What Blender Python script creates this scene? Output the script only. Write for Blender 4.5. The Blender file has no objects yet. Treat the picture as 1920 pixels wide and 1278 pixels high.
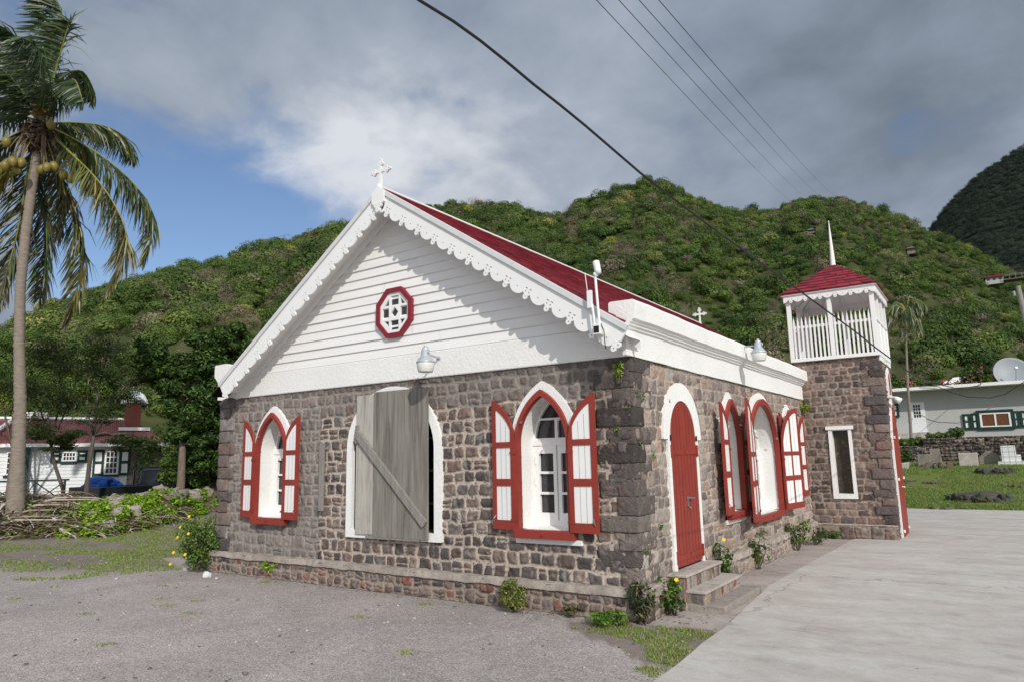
import bpy, bmesh, math, random
import numpy as np
from mathutils import Vector, Matrix
R_ = math.radians
random.seed(7); rng = np.random.default_rng(11)
scn = bpy.context.scene
COL = scn.collection
# ------------------------------------------------------------------ camera
F0 = 1307.12; YAW = .5952; PITCH = .1672; ROLL = -.0218; CAM = Vector((3.2927, -7.2486, 1.75))
fw = Vector((-math.sin(YAW)*math.cos(PITCH), math.cos(YAW)*math.cos(PITCH), math.sin(PITCH)))
rt = fw.cross(Vector((0, 0, 1))).normalized(); up = rt.cross(fw)
rt, up = (math.cos(ROLL)*rt+math.sin(ROLL)*up), (-math.sin(ROLL)*rt+math.cos(ROLL)*up)
cd = bpy.data.cameras.new('camera'); cam = bpy.data.objects.new('camera', cd); COL.objects.link(cam)
cd.sensor_width = 36; cd.lens = F0/1920*36; cd.clip_end = 5000; cd.clip_start = .05
cam.matrix_world = Matrix(((rt.x, up.x, -fw.x, CAM.x), (rt.y, up.y, -fw.y, CAM.y), (rt.z, up.z, -fw.z, CAM.z), (0, 0, 0, 1)))
scn.camera = cam
# ------------------------------------------------------------------ world, sun, exposure
SUN = Vector((.68, -.53, .505)).normalized()
EL = math.asin(SUN.z); AZ = math.atan2(SUN.x, SUN.y)
w = bpy.data.worlds.new("World"); scn.world = w; w.use_nodes = True
nt = w.node_tree; nt.nodes.clear()
def N(nt, t, **k):
    n = nt.nodes.new(t)
    for a, b in k.items(): setattr(n, a, b)
    return n
def ramp(nt, src, stops, interp='LINEAR'):
    n = N(nt, 'ShaderNodeValToRGB'); n.color_ramp.interpolation = interp
    e = n.color_ramp.elements
    while len(e) < len(stops): e.new(.5)
    for i, (p, c) in enumerate(stops):
        e[i].position = p; e[i].color = (c[0], c[1], c[2], 1) if hasattr(c, '__len__') else (c, c, c, 1)
    nt.links.new(src, n.inputs[0]); return n.outputs[0]
def math_(nt, op, a, b=None, c=None, clamp=False):
    n = N(nt, 'ShaderNodeMath', operation=op, use_clamp=clamp)
    for i, v in enumerate((a, b, c)):
        if v is None: continue
        if isinstance(v, (int, float)): n.inputs[i].default_value = v
        else: nt.links.new(v, n.inputs[i])
    return n.outputs[0]
def mix(nt, f, a, b, bt='MIX'):
    n = N(nt, 'ShaderNodeMix', data_type='RGBA', blend_type=bt)
    for i, v in ((0, f), (6, a), (7, b)):
        if isinstance(v, (int, float)): n.inputs[i].default_value = v
        elif isinstance(v, (tuple, list)): n.inputs[i].default_value = (*v[:3], 1)
        else: nt.links.new(v, n.inputs[i])
    return n.outputs[2]
def S(r, g, b):
    f = lambda c: (c/255/12.92 if c/255 <= .04045 else ((c/255+.055)/1.055)**2.4)
    return (f(r), f(g), f(b))
def dirv(px, py):
    d = fw*F0+rt*(px-960)-up*(py-639); return d.normalized()
sky = N(nt, 'ShaderNodeTexSky', sky_type='NISHITA'); sky.sun_disc = False
sky.sun_elevation = EL; sky.sun_rotation = AZ
skyc = N(nt, 'ShaderNodeMix', data_type='RGBA', blend_type='MULTIPLY'); skyc.inputs[0].default_value = 1
nt.links.new(sky.outputs[0], skyc.inputs[6]); skyc.inputs[7].default_value = (.100, .108, .122, 1)
tc = N(nt, 'ShaderNodeTexCoord'); D = tc.outputs['Generated']
sep = N(nt, 'ShaderNodeSeparateXYZ'); nt.links.new(D, sep.inputs[0])
zz = math_(nt, 'ADD', math_(nt, 'MAXIMUM', sep.outputs[2], 0.0), .32)
cmb = N(nt, 'ShaderNodeCombineXYZ')
nt.links.new(math_(nt, 'DIVIDE', sep.outputs[0], zz), cmb.inputs[0]); nt.links.new(math_(nt, 'DIVIDE', sep.outputs[1], zz), cmb.inputs[1])
def noise(nt, vec, scale, det=6, rough=.5, dist=0., lac=2.):
    n = N(nt, 'ShaderNodeTexNoise'); n.inputs['Scale'].default_value = scale; n.inputs['Detail'].default_value = det
    n.inputs['Roughness'].default_value = rough; n.inputs['Distortion'].default_value = dist; n.inputs['Lacunarity'].default_value = lac
    if vec is not None: nt.links.new(vec, n.inputs['Vector'])
    return n.outputs[0]
def blob(px, py, rad, soft):            # smooth spot of sky round a direction
    d = dirv(px, py)
    n = N(nt, 'ShaderNodeVectorMath', operation='DISTANCE'); nt.links.new(D, n.inputs[0]); n.inputs[1].default_value = d
    m = N(nt, 'ShaderNodeMapRange', interpolation_type='SMOOTHSTEP')
    m.inputs['From Min'].default_value = rad+soft; m.inputs['From Max'].default_value = max(rad-soft, 0)
    nt.links.new(n.outputs['Value'], m.inputs['Value']); return m.outputs[0]
n1 = noise(nt, cmb.outputs[0], 1.7, 8, .52, .25); n2 = noise(nt, cmb.outputs[0], .9, 6, .5, .3)
n3 = noise(nt, cmb.outputs[0], 4.2, 8, .55, .2)
# gap in the overcast low in the north-west
gap = math_(nt, 'MULTIPLY', blob(300, 450, .13, .12), 1.1)
gap = math_(nt, 'ADD', gap, math_(nt, 'MULTIPLY', blob(540, 390, .10, .10), .8))
gap = math_(nt, 'ADD', gap, math_(nt, 'MULTIPLY', blob(-20, -20, .12, .12), .45))
cov = math_(nt, 'SUBTRACT', math_(nt, 'ADD', 1.55, math_(nt, 'MULTIPLY', math_(nt, 'SUBTRACT', n1, .5), 1.9)), math_(nt, 'MULTIPLY', gap, 1.75))
cov = math_(nt, 'ADD', cov, math_(nt, 'MULTIPLY', math_(nt, 'SUBTRACT', n3, .5), 3.6))
cm = N(nt, 'ShaderNodeMapRange', interpolation_type='SMOOTHSTEP'); nt.links.new(cov, cm.inputs['Value'])
cm.inputs['From Min'].default_value = -.05; cm.inputs['From Max'].default_value = 1.25
# cloud tone: grey undersides, brighter where thin and towards the sun
brt = math_(nt, 'ADD', math_(nt, 'MULTIPLY', math_(nt, 'SUBTRACT', n2, .5), .85), math_(nt, 'MULTIPLY', math_(nt, 'SUBTRACT', n3, .5), 1.0))
brt = math_(nt, 'ADD', brt, math_(nt, 'MULTIPLY', blob(700, 310, .12, .15), .55))
brt = math_(nt, 'ADD', brt, math_(nt, 'MULTIPLY', blob(1100, 270, .14, .24), .34))
brt = math_(nt, 'ADD', brt, math_(nt, 'MULTIPLY', blob(1750, 0, .2, .3), -.2))
brt = math_(nt, 'ADD', brt, .40, clamp=True)
cloud = ramp(nt, brt, [(0, S(110, 120, 132)), (.4, S(140, 152, 168)), (.7, S(166, 176, 190)), (1, S(218, 222, 229))])
sd = N(nt, 'ShaderNodeVectorMath', operation='DOT_PRODUCT'); nt.links.new(D, sd.inputs[0]); sd.inputs[1].default_value = SUN
glow = N(nt, 'ShaderNodeMapRange', interpolation_type='SMOOTHSTEP'); nt.links.new(sd.outputs['Value'], glow.inputs['Value'])
glow.inputs['From Min'].default_value = -.35; glow.inputs['From Max'].default_value = 1.; glow.inputs['To Max'].default_value = 1.75
gl = math_(nt, 'ADD', glow.outputs[0], 1.)
cv = N(nt, 'ShaderNodeVectorMath', operation='SCALE'); nt.links.new(cloud, cv.inputs[0]); nt.links.new(gl, cv.inputs['Scale'])
cvw = mix(nt, math_(nt, 'MULTIPLY', glow.outputs[0], .57), cv.outputs[0], mix(nt, 1., cv.outputs[0], (1.10, 1.0, .88), 'MULTIPLY'))
skyfin = mix(nt, cm.outputs[0], skyc.outputs[2], cvw)
bg = N(nt, 'ShaderNodeBackground'); nt.links.new(skyfin, bg.inputs[0]); bg.inputs[1].default_value = 1.0
wo = N(nt, 'ShaderNodeOutputWorld'); nt.links.new(bg.outputs[0], wo.inputs[0])
sl = bpy.data.lights.new('sun', 'SUN'); sl.energy = 3.0; sl.angle = R_(.53); sl.color = (1, .965, .9)
so = bpy.data.objects.new('sun', sl); COL.objects.link(so); so.rotation_euler = (-SUN).to_track_quat('-Z', 'Y').to_euler(); so.location = SUN*60
vs = scn.view_settings; vs.view_transform = 'Standard'; vs.look = 'None'; vs.exposure = 0; vs.gamma = 1; vs.use_curve_mapping = False
# ------------------------------------------------------------------ tagging
def tag(o, label=None, cat=None, group=None, kind=None):
    if label: o['label'] = label
    if cat: o['category'] = cat
    if group: o['group'] = group
    if kind: o['kind'] = kind
    return o
def thing(name, label, cat, loc=(0, 0, 0), group=None, kind=None):
    o = bpy.data.objects.new(name, None); COL.objects.link(o); o.location = loc; o.empty_display_size = .1
    return tag(o, label, cat, group, kind)
# ------------------------------------------------------------------ materials
def mat(name, col=(.5, .5, .5), rough=.8, var=0., vscale=3., bump=0., bscale=40., attr=False, metal=0., spec=.3, stain=None, stretch=None, transl=0., bdist=.01):
    m = bpy.data.materials.new(name); m.use_nodes = True; nt = m.node_tree
    b = nt.nodes['Principled BSDF']; b.inputs['Roughness'].default_value = rough; b.inputs['Metallic'].default_value = metal
    b.inputs['Specular IOR Level'].default_value = spec
    tc = N(nt, 'ShaderNodeTexCoord'); vec = tc.outputs['Object']
    if stretch:
        mp = N(nt, 'ShaderNodeMapping'); mp.inputs['Scale'].default_value = stretch; nt.links.new(vec, mp.inputs[0]); vec = mp.outputs[0]
    if attr:
        a = N(nt, 'ShaderNodeVertexColor'); a.layer_name = 'Col'; c = a.outputs[0]
    else: c = (*col, 1)
    if var:
        f = noise(nt, vec, vscale, 6, .6)
        v = ramp(nt, f, [(.25, 1-var), (.75, 1+var)])
        c = mix(nt, 1., c, v, 'MULTIPLY')
    if stain:
        f = noise(nt, vec, stain[1], 8, .65, .4)
        k = ramp(nt, f, [(stain[2], 0.), (stain[2]+stain[3], 1.)])
        c = mix(nt, math_(nt, 'MULTIPLY', k, stain[4] if len(stain) > 4 else .8), c, stain[0])
    if isinstance(c, tuple): b.inputs['Base Color'].default_value = c
    else: nt.links.new(c, b.inputs['Base Color'])
    if bump:
        bp = N(nt, 'ShaderNodeBump'); bp.inputs['Strength'].default_value = bump; bp.inputs['Distance'].default_value = bdist
        nt.links.new(noise(nt, vec, bscale, 5, .65), bp.inputs['Height']); nt.links.new(bp.outputs[0], b.inputs['Normal'])
    if transl:
        t = N(nt, 'ShaderNodeBsdfTranslucent')
        if isinstance(c, tuple): t.inputs[0].default_value = c
        else: nt.links.new(c, t.inputs[0])
        ms = N(nt, 'ShaderNodeMixShader'); ms.inputs[0].default_value = transl
        nt.links.new(b.outputs[0], ms.inputs[1]); nt.links.new(t.outputs[0], ms.inputs[2])
        nt.links.new(ms.outputs[0], nt.nodes['Material Output'].inputs[0])
    return m
M = {}
M['stone'] = mat('stone', rough=.95, var=.22, vscale=18, bump=.9, bscale=45, attr=True, spec=.15, bdist=.012)
M['plaster'] = mat('white_plaster', (.80, .79, .765), .85, .05, 1.2, .8, 22, spec=.2, stain=((.46, .43, .38), 2.6, .60, .22, .42), bdist=.012)
M['smooth_white'] = mat('white_paint', (.82, .81, .79), .6, .03, 2., .15, 60, spec=.3)
M['board_white'] = mat('painted_boards', (.80, .785, .765), .6, .05, 2., .35, 9, spec=.3, stretch=(.35, 1, 6), stain=((.36, .33, .30), 5., .70, .07, .7), bdist=.004)
M['trim_white'] = mat('trim_paint', (.80, .795, .78), .55, .03, 3., .2, 30, spec=.3, stain=((.48, .45, .42), 6., .70, .1, .5), bdist=.004)
M['fascia_white'] = mat('weathered_trim', S(206, 206, 206), .65, .06, 3., .25, 12, spec=.25, stain=((.42, .41, .40), 3., .55, .15, .5), bdist=.004)
M['red'] = mat('red_paint', S(141, 55, 45), .5, .14, 4., .2, 40, spec=.35, stain=(S(178, 96, 84), 9, .62, .12, .5), bdist=.004)
M['redtrim'] = mat('crimson_paint', S(130, 32, 44), .45, .08, 5., spec=.4)
M['glass'] = mat('window_glass', (.03, .034, .038), .12, .3, 6., .3, 14, spec=.6, bdist=.004)
M['glass_stain'] = mat('leaded_glass', (.045, .04, .028), .15, .5, 12., .5, 14, spec=.6, stain=((.14, .10, .03), 7, .55, .1, .8))
M['dark'] = mat('dark_interior', (.015, .014, .014), .9)
M['shingle'] = mat('roof_shingle', rough=.75, attr=True, var=.15, vscale=25, bump=.3, bscale=60, spec=.25)
M['concrete_step'] = mat('step_concrete', S(176, 168, 160), .9, .12, 6., .7, 50, spec=.15, stain=(S(128, 118, 112), 3.5, .5, .2, .7))
M['plywood'] = mat('weathered_plywood', S(132, 127, 119), .85, .3, 4.5, .5, 8, spec=.15, stretch=(7, 1, .45), stain=(S(96, 90, 84), 1.6, .5, .14, .8), bdist=.004)
M['plywood_pale'] = mat('pale_plywood', S(176, 171, 162), .85, .15, 3.2, .5, 8, spec=.15, stretch=(5, 1, .55), stain=(S(132, 124, 114), 2.6, .5, .15, .7), bdist=.004)
M['greywood'] = mat('grey_timber', S(138, 133, 127), .85, .25, 6, .5, 20, spec=.15, stretch=(4, 4, .6))
M['galv'] = mat('galvanised_metal', (.50, .53, .56), .45, .1, 8, metal=.45, spec=.5)
M['lens'] = mat('frosted_plastic', (.70, .70, .67), .35, spec=.5, var=.05)
M['plastic_white'] = mat('white_plastic', (.76, .77, .77), .4, spec=.5, var=.03)
M['grey_plastic'] = mat('grey_plastic', (.28, .29, .30), .5)
M['black_rubber'] = mat('black_cable', (.02, .02, .021), .6)
M['metal'] = mat('steel', (.35, .35, .36), .4, metal=.8)
M['green_paint'] = mat('dark_green_paint', S(28, 56, 50), .55, .1, 5)
M['leaf'] = mat('leaves', rough=.55, attr=True, spec=.3, transl=.3)
M['palmleaf'] = mat('palm_leaf', rough=.38, attr=True, spec=.55, transl=.22)
M['bark'] = mat('bark', S(118, 104, 92), .95, .3, 7, .9, 30, stretch=(1, 1, .4), spec=.1)
M['palmbark'] = mat('palm_bark', S(134, 123, 112), .9, .3, 7, .8, 26, spec=.1, stretch=(1, 1, 3))
M['rock'] = mat('rock', rough=.95, attr=True, var=.3, vscale=9, bump=.9, bscale=24, spec=.15, bdist=.03)
M['dry'] = mat('dry_fronds', rough=.8, attr=True, spec=.15)
M['flower'] = mat('yellow_petals', (.85, .62, .02), .6, transl=.2)
M['pinkflower'] = mat('pink_petals', S(205, 90, 130), .6, transl=.2)
M['brick'] = mat('red_brick', S(124, 72, 60), .9, .2, 20, .5, 60)
M['corr'] = mat('corrugated_red', S(130, 80, 78), .6, .16, 2, spec=.3, stain=(S(110, 70, 70), 1.4, .5, .2, .6))
M['wall_house'] = mat('house_clapboard', (.72, .73, .73), .7, .05, 3)
M['house_grey'] = mat('render_wall', (.46, .455, .44), .8, .06, 1.5, .2, 8)
M['truck'] = mat('dark_truck_paint', S(32, 38, 42), .3, .1, 3, spec=.5)
M['tarp'] = mat('blue_tarp', S(24, 70, 150), .5, .2, 4, .6, 8, bdist=.05)
M['dishgrey'] = mat('dish_grey', (.27, .29, .31), .5, .05, 3)
M['boardbrown'] = mat('brown_board', S(104, 66, 44), .8, .15, 3)
M['gravestone'] = mat('grave_concrete', S(132, 124, 114), .9, .2, 3, .5, 20, stain=(S(84, 78, 72), 2, .5, .2, .7))
M['trunkdark'] = mat('grey_trunk', S(88, 80, 72), .95, .25, 6)
# ------------------------------------------------------------------ mesh helpers
def finish(name, me, m, parent=None, smooth=False):
    for x in (m if isinstance(m, (list, tuple)) else [m]): me.materials.append(x)
    if smooth: me.polygons.foreach_set('use_smooth', [True]*len(me.polygons))
    o = bpy.data.objects.new(name, me); COL.objects.link(o)
    if parent is not None:
        o.parent = parent; root = parent; off = Vector((0, 0, 0))
        while root is not None: off += root.location; root = root.parent
        o.location = -off if off.length > 0 else (0, 0, 0)
    return o
def np_mesh(name, V, Fq, m, parent=None, col=None, smooth=False, mi=None):
    V = np.asarray(V, np.float32); Fq = np.asarray(Fq, np.int32); k = Fq.shape[1]
    me = bpy.data.meshes.new(name); me.vertices.add(len(V)); me.vertices.foreach_set('co', V.ravel())
    me.loops.add(Fq.size); me.loops.foreach_set('vertex_index', Fq.ravel())
    me.polygons.add(len(Fq)); me.polygons.foreach_set('loop_start', np.arange(0, Fq.size, k, dtype=np.int32))
    me.update(calc_edges=True)
    if col is not None:
        c = np.ones((len(V), 4), np.float32); c[:, :3] = col
        a = me.color_attributes.new('Col', 'FLOAT_COLOR', 'POINT'); a.data.foreach_set('color', c.ravel())
    if mi is not None: me.polygons.foreach_set('material_index', np.asarray(mi, np.int32))
    return finish(name, me, m, parent, smooth)
class MB:
    def __init__(s): s.v = []; s.f = []; s.mi = []; s.c = []
    def add(s, vs, fs, Mx=None, mi=0, c=(1, 1, 1)):
        b = len(s.v)
        for v in vs:
            p = Mx @ Vector(v) if Mx is not None else Vector(v); s.v.append(tuple(p)); s.c.append(c)
        for f in fs: s.f.append([i+b for i in f]); s.mi.append(mi)
    def box(s, x0, x1, y0, y1, z0, z1, Mx=None, mi=0, c=(1, 1, 1)):
        v = [(x, y, z) for z in (z0, z1) for y in (y0, y1) for x in (x0, x1)]
        s.add(v, [(0, 2, 3, 1), (4, 5, 7, 6), (0, 1, 5, 4), (2, 6, 7, 3), (0, 4, 6, 2), (1, 3, 7, 5)], Mx, mi, c)
    def tube(s, pts, rad, n=8, mi=0, cap=True, c=(1, 1, 1)):
        pts = [Vector(p) for p in pts]; m = len(pts); rad = rad if hasattr(rad, '__len__') else [rad]*m
        vs = []; ref = Vector((0.31, .17, .93)).normalized()
        t0 = (pts[1]-pts[0]).normalized(); a = t0.cross(ref)
        if a.length < .1: a = t0.cross(Vector((1, 0, 0)))
        a.normalize()
        for i, p in enumerate(pts):
            t = (pts[min(i+1, m-1)]-pts[max(i-1, 0)]).normalized(); a = (a-t*a.dot(t)).normalized(); b = t.cross(a)
            for k in range(n):
                an = 2*math.pi*k/n; vs.append(tuple(p+(a*math.cos(an)+b*math.sin(an))*rad[i]))
        fs = [(i*n+k, i*n+(k+1) % n, (i+1)*n+(k+1) % n, (i+1)*n+k) for i in range(m-1) for k in range(n)]
        if cap: fs += [tuple(range(n))[::-1], tuple(range((m-1)*n, m*n))]
        s.add(vs, fs, None, mi, c)
    def lathe(s, prof, Mx=None, n=20, mi=0):
        vs = []; m = len(prof)
        for r, z in prof:
            for k in range(n): an = 2*math.pi*k/n; vs.append((r*math.cos(an), r*math.sin(an), z))
        fs = [(i*n+k, i*n+(k+1) % n, (i+1)*n+(k+1) % n, (i+1)*n+k) for i in range(m-1) for k in range(n)]
        fs += [tuple(range(n))[::-1], tuple(range((m-1)*n, m*n))]; s.add(vs, fs, Mx, mi)
    def build(s, name, m, parent=None, smooth=False, attr=False, bevel=0):
        me = bpy.data.meshes.new(name); me.from_pydata(s.v, [], s.f); me.polygons.foreach_set('material_index', s.mi)
        if attr:
            a = me.color_attributes.new('Col', 'FLOAT_COLOR', 'POINT')
            a.data.foreach_set('color', np.hstack([np.array(s.c, np.float32), np.ones((len(s.c), 1), np.float32)]).ravel())
        bm = bmesh.new(); bm.from_mesh(me); bmesh.ops.recalc_face_normals(bm, faces=bm.faces); bm.to_mesh(me); bm.free(); me.update()
        o = finish(name, me, m, parent, smooth)
        if bevel:
            b = o.modifiers.new('bevel', 'BEVEL'); b.width = bevel; b.segments = 2; b.limit_method = 'ANGLE'
        return o
def flat(loops, th):
    cu = bpy.data.curves.new('t', 'CURVE'); cu.dimensions = '2D'; cu.fill_mode = 'BOTH'; cu.extrude = th/2
    for lp in loops:
        sp = cu.splines.new('POLY'); sp.points.add(len(lp)-1)
        for i, p in enumerate(lp): sp.points[i].co = (p[0], p[1], 0, 1)
        sp.use_cyclic_u = True
    ob = bpy.data.objects.new('t', cu); me = bpy.data.meshes.new_from_object(ob)
    vs = [tuple(v.co) for v in me.vertices]; fs = [tuple(p.vertices) for p in me.polygons]
    bpy.data.meshes.remove(me); bpy.data.objects.remove(ob); bpy.data.curves.remove(cu)
    return vs, fs
def frame(O, U, Nn, V=(0, 0, 1)):       # local (u, v, w): along the wall, up, outwards
    U = Vector(U); Nn = Vector(Nn); V = Vector(V)
    return Matrix(((U.x, V.x, Nn.x, O[0]), (U.y, V.y, Nn.y, O[1]), (U.z, V.z, Nn.z, O[2]), (0, 0, 0, 1)))
def circ(x, y, r, n=10): return [(x+r*math.cos(2*math.pi*k/n), y+r*math.sin(2*math.pi*k/n)) for k in range(n)]
def rect(x0, x1, y0, y1): return [(x0, y0), (x1, y0), (x1, y1), (x0, y1)]
def vnoise(x, y, seed, sc):
    r = np.random.default_rng(seed).random((256, 256)); x = np.asarray(x)*sc+seed*3.7; y = np.asarray(y)*sc+seed*1.3
    xi = np.floor(x).astype(int); yi = np.floor(y).astype(int); fx = x-xi; fy = y-yi
    fx = fx*fx*(3-2*fx); fy = fy*fy*(3-2*fy); g = lambda a, b: r[a % 256, b % 256]
    return (g(xi, yi)*(1-fx)*(1-fy)+g(xi+1, yi)*fx*(1-fy)+g(xi, yi+1)*(1-fx)*fy+g(xi+1, yi+1)*fx*fy)
def fbm(x, y, seed, sc, o=4):
    return sum(vnoise(x, y, seed+k, sc*2**k)*.5**k for k in range(o))/sum(.5**k for k in range(o))
def sstep(a, b, x): t = np.clip((x-a)/(b-a), 0, 1); return t*t*(3-2*t)
def in_poly(px, py, poly):
    r = np.zeros(px.shape, bool); n = len(poly)
    for i in range(n):
        x0, y0 = poly[i]; x1, y1 = poly[(i+1) % n]
        c = ((y0 > py) != (y1 > py)) & (px < (x1-x0)*(py-y0)/((y1-y0) if y1 != y0 else 1e-9)+x0); r ^= c
    return r
PAL_F = [S(104, 93, 90), S(92, 83, 81), S(114, 99, 94), S(82, 76, 76), S(122, 108, 101), S(108, 97, 95), S(96, 84, 80), S(102, 95, 94), S(116, 97, 91)]
PAL_S = [S(146, 132, 125), S(130, 117, 112), S(158, 142, 132), S(120, 108, 106), S(150, 128, 115), S(138, 128, 124), S(112, 100, 97), S(160, 150, 142)]
PAL_G = [S(122, 112, 110), S(110, 101, 99), S(134, 124, 121), S(100, 90, 89), S(128, 114, 106), S(142, 134, 130)]
PAL_T = [S(112, 96, 91), S(98, 85, 82), S(126, 109, 102), S(86, 76, 74), S(118, 96, 89), S(108, 97, 94)]
def stone_wall(name, parent, O, U, Nn, W, H, res, seed, rows=(.13, .19), wid=(.13, .27), pal=PAL_F, mort=S(180, 166, 155), joint=.0135,
               depth=.020, holes=(), flush=None, pebble=.5, wob=.012, tint=None, split=.16, m='stone', irregular=1.):
    rg = np.random.default_rng(seed); nu = int(W/res)+1; nv = int(H/res)+1
    u1 = np.linspace(0, W, nu); v1 = np.linspace(0, H, nv); u, v = np.meshgrid(u1, v1)
    wu = u+(fbm(u, v, seed, 7, 3)-.5)*wob*4*irregular; wv = v+(fbm(u+9, v, seed+5, 5, 3)-.5)*wob*4.5*irregular+(fbm(u, v*0, seed+9, 1.1, 2)-.5)*.05*irregular
    rb = [-.3]
    while rb[-1] < H+.3: rb.append(rb[-1]+rg.uniform(*rows))
    rb = np.array(rb); ri = np.clip(np.searchsorted(rb, wv)-1, 0, len(rb)-2)
    d = np.full(u.shape, 9.); sid = np.zeros(u.shape, int); cid0 = 0; lean = np.zeros(u.shape)
    for r in range(len(rb)-1):
        msk = ri == r
        if not msk.any(): continue
        cb = [-.3-rg.uniform(0, .2)]
        while cb[-1] < W+.4: cb.append(cb[-1]+rg.uniform(*wid)*(1+.25*rg.standard_normal()*.6 if rg.random() < .3 else 1))
        cb = np.array(cb); n = len(cb)-1; x = wu[msk]; y = wv[msk]; ci = np.clip(np.searchsorted(cb, x)-1, 0, n-1)
        sp = rg.random(n) < split; jx = rg.uniform(.6, 1.9, (n, 2))*joint; jy = rg.uniform(.6, 1.9, (n, 2))*joint; rr = rg.uniform(.010, .036, n); sk = rg.uniform(-.1, .1, n)*irregular
        x0 = cb[ci]+jx[ci, 0]; x1 = cb[ci+1]-jx[ci, 1]; y0 = rb[r]+jy[ci, 0]; y1 = rb[r+1]-jy[ci, 1]
        ym = (rb[r]+rb[r+1])/2+(rg.random(n)[ci]-.5)*.04; s_ = sp[ci]; top = y > ym
        y0 = np.where(s_ & top, ym+joint*.6, y0); y1 = np.where(s_ & ~top, ym-joint*.6, y1)
        cx = (x0+x1)/2; cy = (y0+y1)/2; hx = (x1-x0)/2; hy = (y1-y0)/2; rad = np.minimum(rr[ci], np.minimum(hx, hy)*.9)
        xs = x+sk[ci]*(y-cy); qx = np.abs(xs-cx)-hx+rad; qy = np.abs(y-cy)-hy+rad
        d[msk] = np.hypot(np.maximum(qx, 0), np.maximum(qy, 0))+np.minimum(np.maximum(qx, qy), 0)-rad
        sid[msk] = cid0+ci*2+(s_ & top); cid0 += 2*n+2
    d += (fbm(u, v, seed+20, 32, 2)-.5)*.012
    K = sid.max()+2; pc = np.array(pal)[rg.integers(0, len(pal), K)]*rg.uniform(.82, 1.18, (K, 1)); offs = rg.uniform(-.35, .5, K); tx = rg.uniform(-.09, .09, (K, 2))
    s_in = sstep(.004, -.009, d); face = sstep(.0, -.03, d)
    h = depth*(s_in*(.72+offs[sid]*.55)+.22*face)+depth*s_in*((u-np.round(u/.21)*.21)*tx[sid, 0]+(v-np.round(v/.16)*.16)*tx[sid, 1])*30*.5
    rough_ = (fbm(u, v, seed+31, 15, 5)-.5)*depth*2.6; h += rough_*s_in
    h += (fbm(u, v, seed+41, 30, 2)-.5)*.006
    cmix = sstep(.003, -.004, d)[..., None]; mo = np.array(mort)*(.82+.36*fbm(u, v, seed+50, 6, 4))[..., None]
    # gallets: small pebbles pressed in wide joints
    g = .045; gx = np.floor(u/g).astype(int); gy = np.floor(v/g).astype(int); best = np.full(u.shape, 9.); bid = np.zeros(u.shape, int)
    rr_ = np.random.default_rng(seed+77).random((4096, 3))
    for dx in (-1, 0, 1):
        for dy in (-1, 0, 1):
            k = ((gx+dx)*73+(gy+dy)*151) % 4096; qx = (gx+dx+.2+.6*rr_[k, 0])*g; qy = (gy+dy+.2+.6*rr_[k, 1])*g
            dd = np.hypot(u-qx, v-qy)-(.008+.009*rr_[k, 2]); bid = np.where(dd < best, k, bid); best = np.minimum(best, dd)
    pb = sstep(.001, -.004, best)*sstep(.006, .013, d)*(rr_[bid, 0] < pebble)
    h += pb*depth*.5; mo = mo*(1-pb[..., None])+pc[bid % K]*pb[..., None]*1.05
    colr = mo*(1-cmix)+pc[sid]*(.80+.40*fbm(u, v, seed+60, 16, 4))[..., None]*cmix
    lich = sstep(.60, .72, fbm(u, v, seed+70, 11, 5))[..., None]*.35*cmix; colr = colr*(1-lich)+np.array(S(168, 160, 152))*lich
    if flush is not None:                 # parts pointed flush with grey cement
        k = flush(u, v); kk = k[..., None]; mc = np.array(S(132, 127, 122))*(.8+.4*fbm(u, v, seed+81, 9, 4))[..., None]
        colr = colr*(1-kk*(1-cmix))+mc*kk*(1-cmix); colr = colr*(1-kk*cmix*.55)+np.array(S(126, 117, 114))*(.75+.5*rr_[sid % 4096, 1])[..., None]*kk*cmix*.55
        h = h*(1-k*.25)
    if tint is not None: colr = colr*tint(u, v)[..., None]
    U = np.array(U, float); Nn = np.array(Nn, float); P = np.array(O, float)+u[..., None]*U+v[..., None]*np.array([0, 0, 1.])+h[..., None]*Nn
    V = P.reshape(-1, 3); C = colr.reshape(-1, 3)*np.array([1.03, 1.035, 1.01])
    i, j = np.meshgrid(np.arange(nv-1), np.arange(nu-1), indexing='ij'); a = i*nu+j
    Fq = np.stack([a, a+1, a+nu+1, a+nu], -1).reshape(-1, 4)
    uc = ((u[:-1, :-1]+u[1:, 1:])/2).ravel(); vc = ((v[:-1, :-1]+v[1:, 1:])/2).ravel(); keep = np.ones(len(Fq), bool)
    for hl in holes: keep &= ~in_poly(uc, vc, hl)
    Fq = Fq[keep]
    ring = np.concatenate([np.arange(nu), np.arange(1, nv)*nu+nu-1, (nv-1)*nu+np.arange(nu-2, -1, -1), np.arange(nv-2, 0, -1)*nu])
    b0 = len(V); V = np.vstack([V, V[ring]-Nn*.09]); C = np.vstack([C, C[ring]]); n = len(ring); k = np.arange(n)
    Fq = np.vstack([Fq, np.stack([ring[k], ring[(k+1) % n], b0+(k+1) % n, b0+k], -1)[:, ::-1]])
    if np.dot(np.cross(U, [0, 0, 1]), Nn) < 0: Fq = Fq[:, ::-1]
    return np_mesh(name, V, Fq, M[m], parent, C, smooth=True)
_cube = None
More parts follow.
